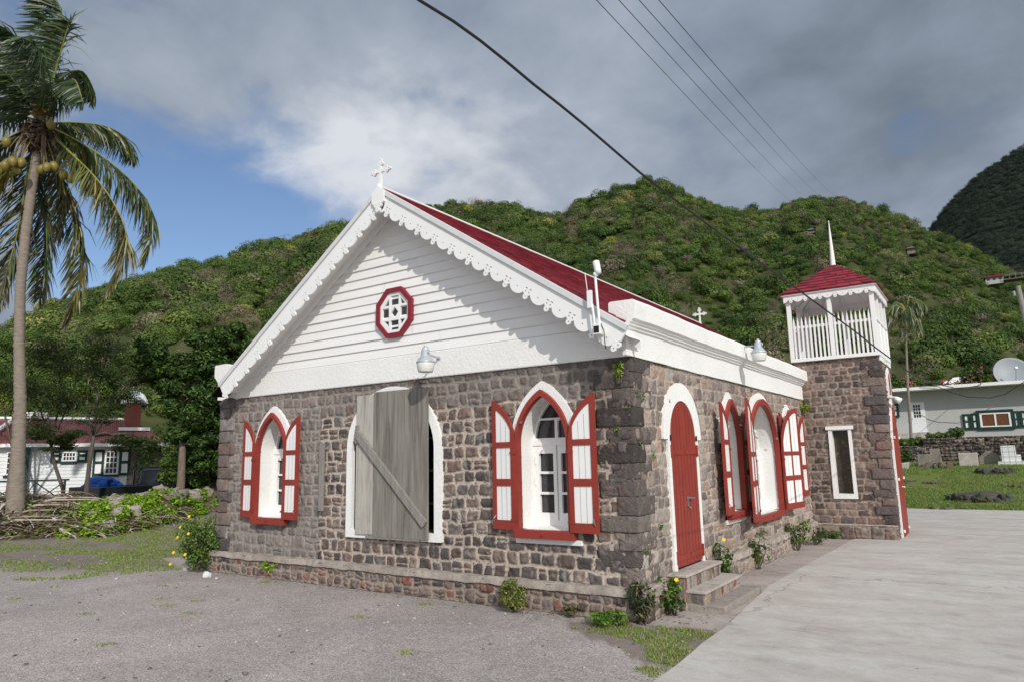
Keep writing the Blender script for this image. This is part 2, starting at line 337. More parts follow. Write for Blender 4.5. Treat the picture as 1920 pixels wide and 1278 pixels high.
def rockmesh(n=5):
    global _cube
    if _cube is None: _cube = {}
    if n not in _cube:
        g = np.linspace(-1, 1, n+1); a, b = np.meshgrid(g, g); P = []; Fq = []
        for ax in range(3):
            for s in (-1, 1):
                p = np.zeros((n+1, n+1, 3)); p[..., ax] = s; p[..., (ax+1) % 3] = a; p[..., (ax+2) % 3] = b
                base = len(P)*(n+1)**2; i, j = np.meshgrid(np.arange(n), np.arange(n), indexing='ij'); k = base+i*(n+1)+j
                q = np.stack([k, k+1, k+n+2, k+n+1], -1).reshape(-1, 4); P.append(p.reshape(-1, 3)); Fq.append(q if s > 0 else q[:, ::-1])
        P = np.vstack(P); Fq = np.vstack(Fq); key = np.round(P*1000).astype(int); _, inv, = np.unique(key, axis=0, return_inverse=True)[0:2]
        inv = inv.ravel(); U_ = np.zeros((inv.max()+1, 3)); U_[inv] = P; _cube[n] = (U_, inv[Fq])
    return _cube[n]
def rock(c, size, seed, rot=0., box=.5, amp=.2, n=6, col=S(120, 108, 102), tilt=(0, 0)):
    P, Fq = rockmesh(n); rg = np.random.default_rng(seed); L = np.linalg.norm(P, axis=1)[:, None]
    Q = P*(box+(1-box)*1.15/L)
    for k in range(3):
        s = 1.3*2**k; ph = rg.uniform(0, 9, 3)
        nz = (np.sin(P[:, [0]]*s*1.7+ph[0]+2*np.sin(P[:, [1]]*s+ph[1]))*np.cos(P[:, [2]]*s*1.4+ph[2])); Q = Q*(1+amp*.5**k*nz)
    Q = Q*np.array(size)/2; Rm = np.array(Matrix.Rotation(rot, 3, 'Z') @ Matrix.Rotation(tilt[0], 3, 'X') @ Matrix.Rotation(tilt[1], 3, 'Y'))
    Cc = np.array(col)*rg.uniform(.8, 1.2)*(1+.18*(rg.random((len(Q), 1))-.5)); return Q @ Rm.T+np.array(c), Fq, Cc
def rocks(name, lst, m='rock', parent=None, smooth=False):
    V = []; Fq = []; C = []; b = 0
    for v, f, c in lst: V.append(v); Fq.append(f+b); C.append(c); b += len(v)
    return np_mesh(name, np.vstack(V), np.vstack(Fq), M[m], parent, np.vstack(C), smooth)
# ------------------------------------------------------------------ ground height
def gz(x, y):
    x = np.asarray(x, float); y = np.asarray(y, float)
    l = .55*sstep(-13.5, -24, x)*sstep(-6, 3, y)
    r = 1.12*sstep(16.6, 29.5, y)*(y > 17.2)*sstep(-9, -3, x)+1.1*sstep(40.2, 41.0, y)*sstep(-9, -3, x)
    return l+r
def GH(px, py):                           # where the line of sight meets the ground
    d = dirv(px, py); t = 2.
    while t < 90:
        p = CAM+d*t
        if p.z < float(gz(p.x, p.y)): break
        t += .08
    return Vector((p.x, p.y, float(gz(p.x, p.y))))
def G(px, py, z=0.):
    d = dirv(px, py); t = (z-CAM.z)/d.z; p = CAM+d*t; return Vector((p.x, p.y, z))
def PA(az, dist, z=0.):
    a = R_(az); return Vector((CAM.x-math.sin(a)*dist, CAM.y+math.cos(a)*dist, z))
# ================================================================== THE CHURCH
church = thing('stone_church', 'small brown rubble stone church with white gable, red roof and red arched shutters', 'church', (-3.8, 6.5, 0))
XL = -7.73; YE = 8.7; ZB = 2.87; YR = 13.2
def arch(a, zb, zs, za, n=12, kind='g'):
    h = za-zs; pts = [(-a, zb)]; Rr = (h*h+a*a)/(2*a)
    L = []
    if h >= a:
        c = -a+Rr; ang = math.acos(max(-1, min(1, (0-c)/Rr)))
        for k in range(n+1): t = math.pi-(math.pi-ang)*k/n; L.append((c+Rr*math.cos(t), zs+Rr*math.sin(t)))
    else:
        for k in range(n+1): t = math.pi-math.pi/2*k/n; L.append((a*math.cos(t), zs+h*math.sin(t)))
    pts += L+[(-x, z) for x, z in L[::-1][1:]]+[(a, zb)]
    return pts
def arch_half(z, a, zs, za):             # half width of the opening at height z
    if z <= zs: return a
    p = arch(a, zs-1, zs, za, 24)[1:26]
    for (x0, z0), (x1, z1) in zip(p, p[1:]):
        if z0 <= z <= z1: return -(x0+(x1-x0)*(z-z0)/max(z1-z0, 1e-6))
    return 0
def arch_top(x, a, zs, za):
    p = arch(a, zs-1, zs, za, 30)[1:32]; x = -abs(x)
    for (x0, z0), (x1, z1) in zip(p, p[1:]):
        if x0 <= x <= x1: return z0+(z1-z0)*(x-x0)/max(x1-x0, 1e-6)
    return za if x > -1e-6 else zs
FR = lambda x: frame((x, 0, 0), (1, 0, 0), (0, -1, 0))
SD = lambda y: frame((0, y, 0), (0, 1, 0), (1, 0, 0))
def shutter(win, Mx, uh, wh, sgn, ang, a, zb, zs, za, cols=1, lw=None, flip=1):
    lw = lw or a; zs_ = zs; n = 14
    prof = [(lw*k/n, arch_top(a*(1-k/n), a, zs, za)) for k in range(n+1)]
    prof[0] = (0, zs)
    outer = [(0, zb)]+prof+[(lw, zb)]
    t = .062; loops = [outer]; panels = []
    cw = (lw-t*(cols+1)*(1 if cols == 1 else .82))/cols; tt = t if cols == 1 else t*.82
    rails = [(zb+.11, zb+.11+(zs-zb)*.40), (zb+.11+(zs-zb)*.40+.085, zs+.02-.06), (zs+.03, 9)]
    for c in range(cols):
        s0 = tt+c*(cw+tt); s1 = s0+cw
        for z0, z1 in rails:
            if z1 < 9: panels.append(rect(s0, s1, z0, z1))
            else:
                top = lambda s: arch_top(a*(1-min(s/lw, 1)), a, zs, za)-(.085 if s < lw*.9 else .11)
                m = 8; ps = [(s0+(s1-s0)*k/m, top(s0+(s1-s0)*k/m)) for k in range(m+1)]; ps = [p for p in ps if p[1] > z0+.015]
                if len(ps) > 1:
                    if ps[0][0] > s0+1e-4: ps = [(ps[0][0], z0)]+ps
                    else: ps = [(s0, z0)]+ps
                    panels.append(ps+[(s1, z0)])
    ca, sa = math.cos(ang), math.sin(ang)
    Ml = Mx @ Matrix(((sgn*ca, 0, -sgn*sa, uh), (0, 1, 0, 0), (sa, 0, ca, wh), (0, 0, 0, 1)))
    mb = MB(); v, f = flat(loops+panels, .036); mb.add(v, f, Ml, 0)
    for p in panels:
        v, f = flat([p], .014); mb.add(v, f, Ml, 1)
        xs = sorted(q[0] for q in p); x0, x1 = xs[0], xs[-1]; zt = min(max(q[1] for q in p), 9); zl = min(q[1] for q in p)
        for k in (1, 2) if cols == 1 else (1,):
            xm = x0+(x1-x0)*k/(3 if cols == 1 else 2)
            zt_ = min([q[1] for q in p if abs(q[0]-xm) < (x1-x0)*.3 and q[1] > zl+.01] or [zt])
            mb.box(xm-.0025, xm+.0025, zl, zt_-.002, .0068, .0088, Ml, 2)
    for z in (zb+.1, zs-.12): mb.box(-.03, .07, z, z+.03, .018, .024, Ml, 0)
    mb.tube([Ml @ Vector((lw*.86, zb+.16, .02)), Ml @ Vector((lw*.90, zb+.13, .045)), Ml @ Vector((lw*.92, zb+.09, .03))], .006, 6, 3)
    return mb.build('shutter', [M['red'], M['smooth_white'], M['greywood'], M['metal']], win, bevel=.004)
def window(Mx, a, zb, zs, za, leaves, depth=.30, sash=True, trim=.085, wbase=.0, sill_lo=True, fr=.046, label=None):
    ring = arch(a, zb, zs, za); inn = arch(a-fr, zb, zs, za-fr*1.7)
    mb = MB(); v, f = flat([ring+inn[::-1]], .085); mb.add(v, f, Mx @ Matrix.Translation((0, 0, .062)), 0)
    for k, z in ((-1, .25), (1, .25)): mb.tube([Mx @ Vector((k*(a-.03)*.75, zs+.27, .105)), Mx @ Vector((k*(a-.03)*.75, zs+.25, .14))], .012, 6, 1)
    win = mb.build('window', [M['red'], M['metal']], church, bevel=.004)
    if label: win['label'] = label
    # red sill board with pale ledge under it
    mb = MB(); mb.box(-a-.03, a+.03, zb-.10, zb, .03, .12, Mx); mb.tube([Mx @ Vector((0, zb-.045, .12)), Mx @ Vector((0, zb-.05, .145))], .014, 8)
    mb.build('sill', M['red'], win, bevel=.006)
    if sill_lo:
        mb = MB(); mb.box(-a-.05, a+.09, zb-.165, zb-.1, .0, .045, Mx); mb.build('ledge', M['plaster'], win, bevel=.008)
    # white plastered hood over the arch
    mb = MB(); o = arch(a+trim, zs-.02, zs, za+trim*1.25); i = arch(a-.01, zs-.02, zs, za-.01)
    v, f = flat([o+i[::-1]], .07); mb.add(v, f, Mx @ Matrix.Translation((0, 0, .02))); mb.build('hood', M['plaster'], win, bevel=.012)
    ri = arch(a-.025, zb, zs, za-.035); vs = []
    sp = [(0, .02), (.012, -depth*.5), (.02, -depth-.02)]
    for off, wv in sp: vs += [(x*(1-off/a), z if z <= zb else z-off, wv) for x, z in ri]
    n = len(ri); mb = MB(); mb.add(vs, [(k*n+j, k*n+j+1, (k+1)*n+j+1, (k+1)*n+j) for k in range(len(sp)-1) for j in range(n-1)], Mx)
    mb.add([(-a+.01, zb-.02, .03), (a-.01, zb-.02, .03), (a-.01, zb+.03, -depth), (-a+.01, zb+.03, -depth)], [(0, 1, 2, 3)], Mx)
    mb.build('reveal', M['plaster'], win)
    if sash:
        ai = a-.04; zt = za-.06; out = arch(ai, zb, zs, zt); zt0 = zs-.03; loops = [out]; lw = ai
        for s in (-1, 1):
            for k in range(3):
                h = (zt0-.06-(zb+.17))/3; z0 = zb+.17+k*h
                loops.append(rect(*sorted((s*.055, s*(lw-.085))), z0, z0+h-.03))
            zz0 = zs+.07; zz1 = zs+.07+(zt-zs)*.38; m = 6
            zsq = [zz0+(zz1-zz0)*k/m for k in range(m+1)]
            loops.append([(s*.02, zz0)]+[(s*(max(arch_half(z, ai, zs, zt)-.035, .03)), z) for z in zsq]+[(s*.02, zz1)])
        zz2 = zz1+.025; zm = zt-.09; m = 5; zsq = [zz2+(zm-zz2)*k/m for k in range(m+1)]
        rr_ = [(max(arch_half(z, ai, zs, zt)-.03, .008), z) for z in zsq]; loops.append([(-x, z) for x, z in rr_]+rr_[::-1])
        mb = MB(); v, f = flat(loops, .04); mb.add(v, f, Mx @ Matrix.Translation((0, 0, -depth+.02)), 0)
        mb.box(-.004, .004, zb+.08, zs-.02, -depth+.041, -depth+.044, Mx, 2)
        mb.box(-lw+.02, -lw+.045, zb+.5, zb+.6, -depth+.04, -depth+.05, Mx, 0); mb.box(-lw+.02, -lw+.045, zs-.25, zs-.15, -depth+.04, -depth+.05, Mx, 0)
        mb.box(-ai, ai, zs-.02, zs+.05, -depth+.03, -depth+.055, Mx, 0)
        sa_ = mb.build('sash', [M['smooth_white'], M['glass'], M['greywood']], win)
        mb = MB(); mb.add([(x, z, -depth-.006) for x, z in out], [tuple(range(len(out)))], Mx); mb.build('pane', M['glass'], win)
    for sgn, dw, ang, cols, lw in leaves: shutter(win, Mx, sgn*(a-.005), dw, sgn, ang, a-.02 if lw is None else lw, zb-.01, zs, za-.09, cols, lw)
    return win
WF = [(-6.28, .385), (-1.16, .385)]
for xc, a in WF: window(FR(xc), a, .92, 1.93, 2.575, sill_lo=xc > -3, leaves= [(-1, .10, R_(-7), 1, None), (1, .115, R_(2), 1, None)])
window(SD(3.38), .40, .92, 1.93, 2.58, [(-1, .13, R_(4), 1, None), (1, .10, R_(-1), 1, None)])
window(SD(5.15), .88, .76, 1.75, 2.68, [(-1, .14, R_(10), 2, .84), (1, .14, R_(8), 2, .84)], fr=.06, sill_lo=False, label='wide round-headed window with two-fold shutters')
window(SD(7.08), .40, .92, 1.93, 2.58, [(-1, .09, R_(-2), 1, None), (1, .13, R_(4), 1, None)], sill_lo=False)
# centre opening, boarded with weathered plywood
XC = -3.65
o = arch(.89, .70, 1.92, 2.80, 14); i = arch(.78, .81, 1.92, 2.68, 14)
mb = MB(); v, f = flat([o, i], .09); mb.add(v, f, FR(XC) @ Matrix.Translation((0, 0, .02)))
for q in ((-.84, .8), (-.84, 1.3), (-.84, 1.7), (.84, .8), (.84, 1.3), (.84, 1.75)): mb.box(q[0]-.008, q[0]+.008, q[1], q[1]+.012, .065, .068, FR(XC))
boarded = mb.build('window', M['plaster'], church, bevel=.008); boarded['label'] = 'boarded-up centre window in a white frame'
mb = MB(); vs = [(x, z, wv) for wv in (.0, -.35) for x, z in i]; n = len(i)
mb.add(vs, [(j, (j+1) % n, n+(j+1) % n, n+j) for j in range(n)], FR(XC), 0); mb.add([(x, z, -.35) for x, z in i], [tuple(range(n))], FR(XC), 1)
for z in (1.15, 1.6, 2.05): mb.box(.3, .78, z, z+.035, -.33, -.30, FR(XC), 2)
mb.build('reveal', [M['greywood'], M['dark'], M['greywood']], boarded)
mb = MB(); mb.box(-.31, .71, .725, 2.735, .085, .105, FR(XC)); pb = mb.build('plywood_sheet', M['plywood'], boarded, bevel=.003)
mb = MB(); mb.box(-.665, -.30, .755, 2.705, .078, .094, FR(XC)); mb.build('plywood_sheet', M['plywood_pale'], boarded, bevel=.003)
mb = MB(); Mb = FR(XC) @ Matrix.Translation((.02, 1.545, .125)) @ Matrix.Rotation(R_(-43.5), 4, 'Z'); mb.box(-.90, .90, -.055, .055, -.02, .018, Mb)
mb.box(-.66, -.60, 2.02, 2.28, .094, .125, FR(XC)); mb.box(-.45, .55, .70, .735, .07, .10, FR(XC)); mb.build('brace', M['greywood'], boarded, bevel=.004)
mb = MB(); mb.box(-5.115, -5.03, -.085, -.045, 1.05, 2.05); mb.build('batten', M['greywood'], church, bevel=.004)['label'] = 'upright grey timber batten fixed to the stonework'
# masonry
def holes_front(): return [[(x+xc, z) for x, z in arch(a-.03, .88, 1.93, 2.54)] for xc, a in WF]+[[(x+XC, z) for x, z in arch(.85, .73, 1.92, 2.76)]]
U0 = -XL
hf = [[(x-XL, z-.30) for x, z in h] for h in holes_front()]
def flushf(u, v):
    x = u+XL; k = sstep(-5.16, -5.2, x)+sstep(2.42, 2.5, v+.3+.05*np.sin(x*5))*.85
    for xc, a in WF+[(XC, .9)]:
        dd = np.hypot((x-xc)*.9, (v+.3-1.75)*.55); k = k+sstep(.62, .5, dd)*.45*(fbm(u, v, 5, 3, 3) > .5)
    return np.clip(k, 0, 1)
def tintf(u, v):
    x = u+XL; t = 1-.45*sstep(-.75, -.15, x)*sstep(.2, .5, fbm(u, v*.4, 91, 2.2, 3))*sstep(.1, 2.2, v); t *= .9+.2*fbm(u, v, 97, .7, 3); t *= 1-.35*sstep(.12, 0, 2.57-v)  # last factor: contact shade and grime under the band, put into the colour
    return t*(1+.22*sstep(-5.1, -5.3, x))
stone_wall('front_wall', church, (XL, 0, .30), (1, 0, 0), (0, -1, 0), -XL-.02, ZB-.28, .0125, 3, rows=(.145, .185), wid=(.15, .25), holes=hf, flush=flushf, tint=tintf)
hs = [[(x+yc, z-.30) for x, z in arch(a-.03, .88 if a < .5 else .72, 1.93 if a < .5 else 1.75, 2.54 if a < .5 else 2.64)] for yc, a in ((3.38, .40), (5.15, .88), (7.08, .40))]
hs.append([(x+1.40, z-.30) for x, z in arch(.48, .36, 1.98, 2.58)])
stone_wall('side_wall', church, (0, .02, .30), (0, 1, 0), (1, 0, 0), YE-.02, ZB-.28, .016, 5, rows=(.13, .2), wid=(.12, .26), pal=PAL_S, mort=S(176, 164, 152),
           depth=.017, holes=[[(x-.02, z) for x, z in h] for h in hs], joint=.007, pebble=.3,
           tint=lambda u, v: (.86+.28*fbm(u, v, 37, 1.1, 3))*(1-.35*sstep(.08, 0, 2.57-v))*(1-.22*sstep(.7, .1, u)*sstep(.3, .7, fbm(u, v, 15, 3, 3))))  # strip below the band darkened: contact shade and grime in the colour
stone_wall('left_wall', church, (XL, 13.2, 0), (0, -1, 0), (-1, 0, 0), 13.2, ZB, .05, 8, pal=PAL_G)
stone_wall('side_wall', church, (0, 10.2, 0), (0, 1, 0), (1, 0, 0), 3.0, ZB, .05, 9, pal=PAL_S)
mb = MB(); mb.add([(XL, YR, 0), (.0, YR, 0), (.0, YR, ZB), (XL, YR, ZB)], [(0, 1, 2, 3)]); mb.build('rear_wall', M['plaster'], church)
def plinth(name, O, U, Nn, W, seed, pal, mort, holes=(), tint=None):
    stone_wall(name, church, O, U, Nn, W, .32, .0125, seed, rows=(.12, .19), wid=(.10, .21), pal=pal, mort=mort, depth=.02, joint=.012, split=.25, irregular=1.6, holes=holes, tint=tint)
plinth('plinth', (XL-.08, -.075, 0), (1, 0, 0), (0, -1, 0), -XL+.15, 12, PAL_F+[S(120, 84, 74), S(126, 92, 82)], S(150, 136, 126), tint=lambda u, v: 1.04-.1*sstep(.1, 0, v))
plinth('plinth', (.075, -.06, 0), (0, 1, 0), (1, 0, 0), YE+.06, 14, PAL_S, S(172, 158, 146), tint=lambda u, v: .82+.2*fbm(u, v, 4, 1.5, 2))
def ledge(name, P0, U, Nn, W, seed, mort):
    nu = int(W/.02); u, k = np.meshgrid(np.linspace(0, W, nu), np.linspace(0, 1, 7))
    out = .112-.112*k**1.1+.016*(fbm(u, k, seed+1, 14, 4)-.5); z = .318+.035*np.sqrt(k)+.03*(fbm(u, k*.6, seed+2, 5, 5)-.5)-.06*(k < .01)+.012*(vnoise(u, k*0, seed+8, 5)-.5)
    P = np.array(P0)+u[..., None]*np.array(U, float)+out[..., None]*np.array(Nn, float)+z[..., None]*np.array([0, 0, 1.])
    c = np.array(mort)*(.42+.9*fbm(u, k*.5, seed+3, 7, 5))[..., None]; i, j = np.meshgrid(np.arange(6), np.arange(nu-1), indexing='ij'); a = i*nu+j
    np_mesh(name, P.reshape(-1, 3), np.stack([a, a+1, a+nu+1, a+nu], -1).reshape(-1, 4), M['stone'], church, c.reshape(-1, 3), True)
ledge('plinth_ledge', (XL-.08, 0, 0), (1, 0, 0), (0, -1, 0), -XL+.18, 3, S(164, 153, 143)); ledge('plinth_ledge', (0, -.1, 0), (0, 1, 0), (1, 0, 0), YE+.1, 6, S(170, 158, 148))
# big corner stones
ql = []; z = .36; k = 0
while z < ZB-.06:
    h = random.uniform(.17, .235); h = min(h, ZB-z); L1, L2 = (.50, .26) if k % 2 else (.27, .48); L1 *= random.uniform(.85, 1.15); L2 *= random.uniform(.85, 1.1); pr = random.uniform(.010, .035)
    cx = (-L1+pr)/2; cy = (L2-pr)/2
    ql.append(rock((cx, cy, z+h/2), (L1+pr, L2+pr, h*.98), 40+k, box=.93, amp=.022, n=14, col=random.choice([S(90, 83, 79), S(100, 92, 88), S(80, 74, 71), S(106, 98, 93), S(118, 109, 103)]))); z += h; k += 1
rocks('quoins', ql, 'rock', church, True)
ql = []; z = .35; k = 0
while z < ZB-.1:
    h = random.uniform(.16, .22); L1 = .30 if k % 2 else .42; ql.append(rock((XL+L1/2-.05, .14, z+h/2), (L1, .36, h*.97), 140+k, box=.85, amp=.03, n=9, col=random.choice(PAL_G+PAL_F))); z += h; k += 1
rocks('quoins', ql, 'rock', church, True)
rocks('quoins', [rock((-.02, .03, .16), (.22, .22, .31), 71, box=.9, amp=.02, n=10, col=S(100, 86, 80))], 'rock', church, True)
# white plaster bands, parapets and cornices
def plaster_box(name, x0, x1, y0, y1, z0, z1, seed):
    mb = MB(); mb.box(x0, x1, y0, y1, z0, z1); return mb.build(name, M['plaster'], church, bevel=.015)
plaster_box('band', XL-.02, -.001, -.035, .02, ZB, 3.235, 1)
def profile_run(name, prof, y0, y1, mirror=False, m='plaster'):
    pts = [(2*(-3.865)-x if mirror else x, z) for x, z in prof]; n = len(pts); ny = 40
    mb = MB(); vs = []
    for k in range(ny+1):
        y = y0+(y1-y0)*k/ny
        for i_, (x, z) in enumerate(pts):
            j = .0022*math.sin(k*1.7+i_*.4)+.003*math.sin(k*.45); vs.append((x+j*.6, y, z+j))
    fs = [(k*n+i_, k*n+(i_+1) % n, (k+1)*n+(i_+1) % n, (k+1)*n+i_) for k in range(ny) for i_ in range(n)]+[tuple(range(n)), tuple(range(ny*n, ny*n+n))]
    mb.add(vs, fs); return mb.build(name, M[m], church)
PROF = [(-.01, ZB-.005), (.035, ZB-.005), (.035, 3.165), (.060, 3.172), (.066, 3.195), (.088, 3.202), (.094, 3.225), (.118, 3.235), (.124, 3.256), (.155, 3.265), (.16, 3.455), (.14, 3.485), (-.14, 3.49), (-.16, 3.47), (-.16, 3.1), (-.01, 3.1)]
profile_run('parapet', PROF, -.17, 9.0); profile_run('parapet', PROF, -.10, 13.2, True); profile_run('parapet', PROF, 10.2, 13.2)
# gable cladding
RX = -3.60; RZ = 5.645; SR = .662; SL = .690
def roofz(x): return RZ-(SR*(x-RX) if x > RX else SL*(RX-x))
mb = MB(); z = 3.235; bh = .138; rg = random.Random(5)
while z < roofz(RX)-.27:
    zt = z+bh; s = lambda zz: (RX-(RZ-.22-zz)/SL, RX+(RZ-.22-zz)/SR); (a0, b0), (a1, b1) = s(z), s(min(zt, RZ-.23))
    a0 = max(a0, XL+.05); b0 = min(b0, -.05); j = rg.uniform(-.003, .003); ns = 14; cuts = [0, 1] if b0-a0 < 2.5 else [0, rg.uniform(.35, .65), 1]
    for c0, c1 in zip(cuts, cuts[1:]):
        e = .0015; P = lambda f, A, B: A+(B-A)*f
        yb = -.030-j-rg.uniform(0, .004); yt = -.008-j
        X = (P(c0, a0, b0)+e, P(c1, a0, b0)-e, P(c1, a1, b1)-e, P(c0, a1, b1)+e)
        mb.add([(X[0], yb, z), (X[1], yb, z), (X[2], yt, zt+.012), (X[3], yt, zt+.012), (X[0], .0, z), (X[1], .0, z)], [(0, 1, 2, 3), (0, 1, 5, 4)])
    z = zt
mb.build('gable_cladding', M['board_white'], church)
for yy in (.02, YR):
    mb = MB(); mb.add([(XL, yy, 2.8), (0, yy, 2.8), (0, yy, roofz(0)-.2), (RX, yy, RZ-.2), (XL, yy, roofz(XL)-.2)], [(0, 1, 2, 3, 4)]); mb.build('gable', M['trim_white'], church)
# octagonal gable light
octc = Vector((-3.61, -.02, 3.86))
def octp(rx, rz): return [(rx*math.cos(math.pi/8+k*math.pi/4)/math.cos(math.pi/8), rz*math.sin(math.pi/8+k*math.pi/4)/math.cos(math.pi/8)) for k in range(8)]
Mo = frame(octc, (1, 0, 0), (0, -1, 0)); mb = MB(); v, f = flat([octp(.345, .36), octp(.282, .297)], .06); mb.add(v, f, Mo @ Matrix.Translation((0, 0, .035)))
ow = mb.build('window', M['redtrim'], church, bevel=.004); ow['label'] = 'small eight-sided gable window with crimson frame'
mb = MB(); lp = [octp(.288, .303)]; c = .088
lp += [rect(-c+.01, c-.01, .112, .25), rect(-c+.01, c-.01, -.25, -.112), rect(-.24, -.112, -c+.01, c-.01), rect(.112, .24, -c+.01, c-.01), [(0, -.085), (.07, 0), (0, .085), (-.07, 0)]]
for sx in (-1, 1):
    for sz in (-1, 1): lp.append([(sx*.112, sz*.112), (sx*.205, sz*.112), (sx*.112, sz*.215)])
v, f = flat(lp, .03); mb.add(v, f, Mo @ Matrix.Translation((0, 0, .02))); mb.build('sash', M['smooth_white'], ow)
mb = MB(); v, f = flat([octp(.280, .295)], .006); mb.add(v, f, Mo @ Matrix.Translation((0, 0, .004))); mb.build('pane', M['glass'], ow)
# roof: courses of shingles
SHC = [S(130, 42, 54), S(118, 38, 48), S(142, 50, 60), S(126, 44, 52), S(110, 38, 46), S(136, 46, 58)]
def course_slope(mb, A, B, C_, D_, ncourse, tab, th, rg, waste=.0):
    # A-B lower edge, D-C upper edge (world points); tabs laid from the eave up
    A, B, C_, D_ = map(Vector, (A, B, C_, D_)); nrm = (B-A).cross(D_-A).normalized()
    if nrm.z < 0: nrm = -nrm
    for r in range(ncourse):
        f0 = r/ncourse; f1 = (r+1.25)/ncourse; P0, Q0 = A.lerp(D_, f0), B.lerp(C_, f0); P1, Q1 = A.lerp(D_, min(f1, 1)), B.lerp(C_, min(f1, 1)); L = (Q0-P0).length
        if L < .03: continue
        x = -rg.uniform(0, tab)
        while x < L:
            wd = tab*rg.uniform(.7, 1.3); t0 = max(x, 0)/L; t1 = min(x+wd-.006, L)/L; x += wd
            if t1-t0 < .004: continue
            jd = rg.uniform(-.012, .012)*(1 if ncourse > 12 else 1.8); up_ = (P1-P0).normalized(); a = P0.lerp(Q0, t0)-up_*jd; b = P0.lerp(Q0, t1)-up_*jd; c = P1.lerp(Q1, t1); d = P1.lerp(Q1, t0); h = th*rg.uniform(.8, 1.3)
            col = rg.choice(SHC); col = tuple(q*rg.uniform(.85, 1.15) for q in col)
            mb.add([a+nrm*h, b+nrm*h, c+nrm*.002, d+nrm*.002, a, b], [(0, 1, 2, 3), (0, 4, 5, 1), (0, 3, 4), (1, 5, 2)], None, 0, col)
rg = random.Random(3); mb = MB(); xr = -.16; xl = XL+.16; y0 = -.36
course_slope(mb, (xr, -.12, roofz(xr)), (xr, YR, roofz(xr)), (RX, YR, RZ), (RX, -.12, RZ), 32, .2, .014, rg)
course_slope(mb, (.04, y0, roofz(.04)), (.04, -.12, roofz(.04)), (RX, -.12, RZ), (RX, y0, RZ), 34, .2, .014, rg)
course_slope(mb, (xl, y0, roofz(xl)), (xl, YR, roofz(xl)), (RX, YR, RZ), (RX, y0, RZ), 32, .3, .014, rg)
roof = mb.build('roof', M['shingle'], church, attr=True)
mb = MB()
for x0, x1, ya in ((xr, RX, -.12), (.04, RX, y0), (xl, RX, y0)):
    yb = YR if ya > -.2 or x0 < RX else -.12
    mb.add([(x0, ya, roofz(x0)-.005), (x1, ya, RZ-.005), (x1, yb, RZ-.005), (x0, yb, roofz(x0)-.005)], [(0, 1, 2, 3)])
mb.build('roof_deck', M['shingle'], roof)
mb = MB()
for s, X in ((1, .16), (-1, XL+.43)):
    za = roofz(X); mb.add([(X, -.345, za-.13), (RX, -.345, RZ-.13), (RX, .05, RZ-.13), (X, .05, za-.13)], [(0, 1, 2, 3)])
    mb.add([(X, -.02, za-.13), (RX, -.02, RZ-.13), (RX, -.02, RZ-.235), (X, -.02, za-.235), (X, -.055, za-.13), (RX, -.055, RZ-.13), (RX, -.055, RZ-.235), (X, -.055, za-.235)], [(4, 5, 6, 7), (3, 2, 6, 7)])
mb.build('soffit', M['trim_white'], church)
mb = MB(); mb.tube([(RX, y0+.02, RZ+.012), (RX, YR, RZ+.012)], .022, 8); mb.build('ridge_cap', M['trim_white'], roof)
# carved bargeboards
def trefoil(cx, cy, r=.036, off=.038, n=42, rot=0):
    cs = [(off*math.cos(rot+R_(a)), off*math.sin(rot+R_(a))) for a in (40, 140, 270)]; P = []
    for k in range(n):
        t = 2*math.pi*k/n; dx, dy = math.cos(t), math.sin(t); best = .02
        for (a, b) in cs:
            p = a*dx+b*dy; q = p*p-(a*a+b*b-r*r)
            if q > 0: best = max(best, p+math.sqrt(q))
        P.append((cx+dx*best, cy+dy*best))
    return [P]+[circ(cx+a, cy+b, .0105, 8) for a, b in cs]
def lace(L, per, top, bot, dep, n=10, ph=0., sc=1.):       # board of length L hanging from y=0: scallops between trefoils
    pts = [(0, top), (L, top), (L, bot)]; hs_ = []; tre = []; cnt = int(round(L/per))
    for k in range(cnt-1, -1, -1):
        c = (k+.5)*per+ph; hw = per*.365
        for j in range(n+1):
            t = math.pi*j/n; pts.append((c+hw*math.cos(t), bot-dep*math.sin(t)**.8))
        hs_.append(circ(c, bot-dep*.35, .011*sc, 8))
    pts.append((0, bot))
    return pts, hs_
def barge(x_end, sgn, sl, zoff=0):
    L = math.hypot(x_end-RX, sl*(x_end-RX)); th = math.atan(sl); cs, sn = math.cos(th), math.sin(th)
    nper = 13; per = L/nper
    Mx = frame((RX, -.375, RZ+.004), (sgn*cs, 0, -sn), (0, -1, 0), (sgn*sn, 0, cs))
    if sgn > 0: pass
    mb = MB(); pts, hs_ = lace(L, per, 0, -.195, .128); v, f = flat([pts]+hs_, .026); mb.add(v, f, Mx)
    for k in range(1, nper+1):
        t = trefoil(k*per-(.035 if k == nper else 0), -.265, .035, .035); v, f = flat(t, .031); mb.add(v, f, Mx); mb.box(k*per-.014-(.03 if k == nper else 0), k*per+.014-(.03 if k == nper else 0), -.235, -.19, -.0152, .0152, Mx)
    b = mb.build('bargeboard', M['trim_white'], church)
    mb = MB(); mb.box(-.02, L, -.068, .0, .013, .040, Mx); mb.build('fascia', M['fascia_white'], b, bevel=.004)
barge(.18, 1, SR); barge(-7.30, -1, SL)
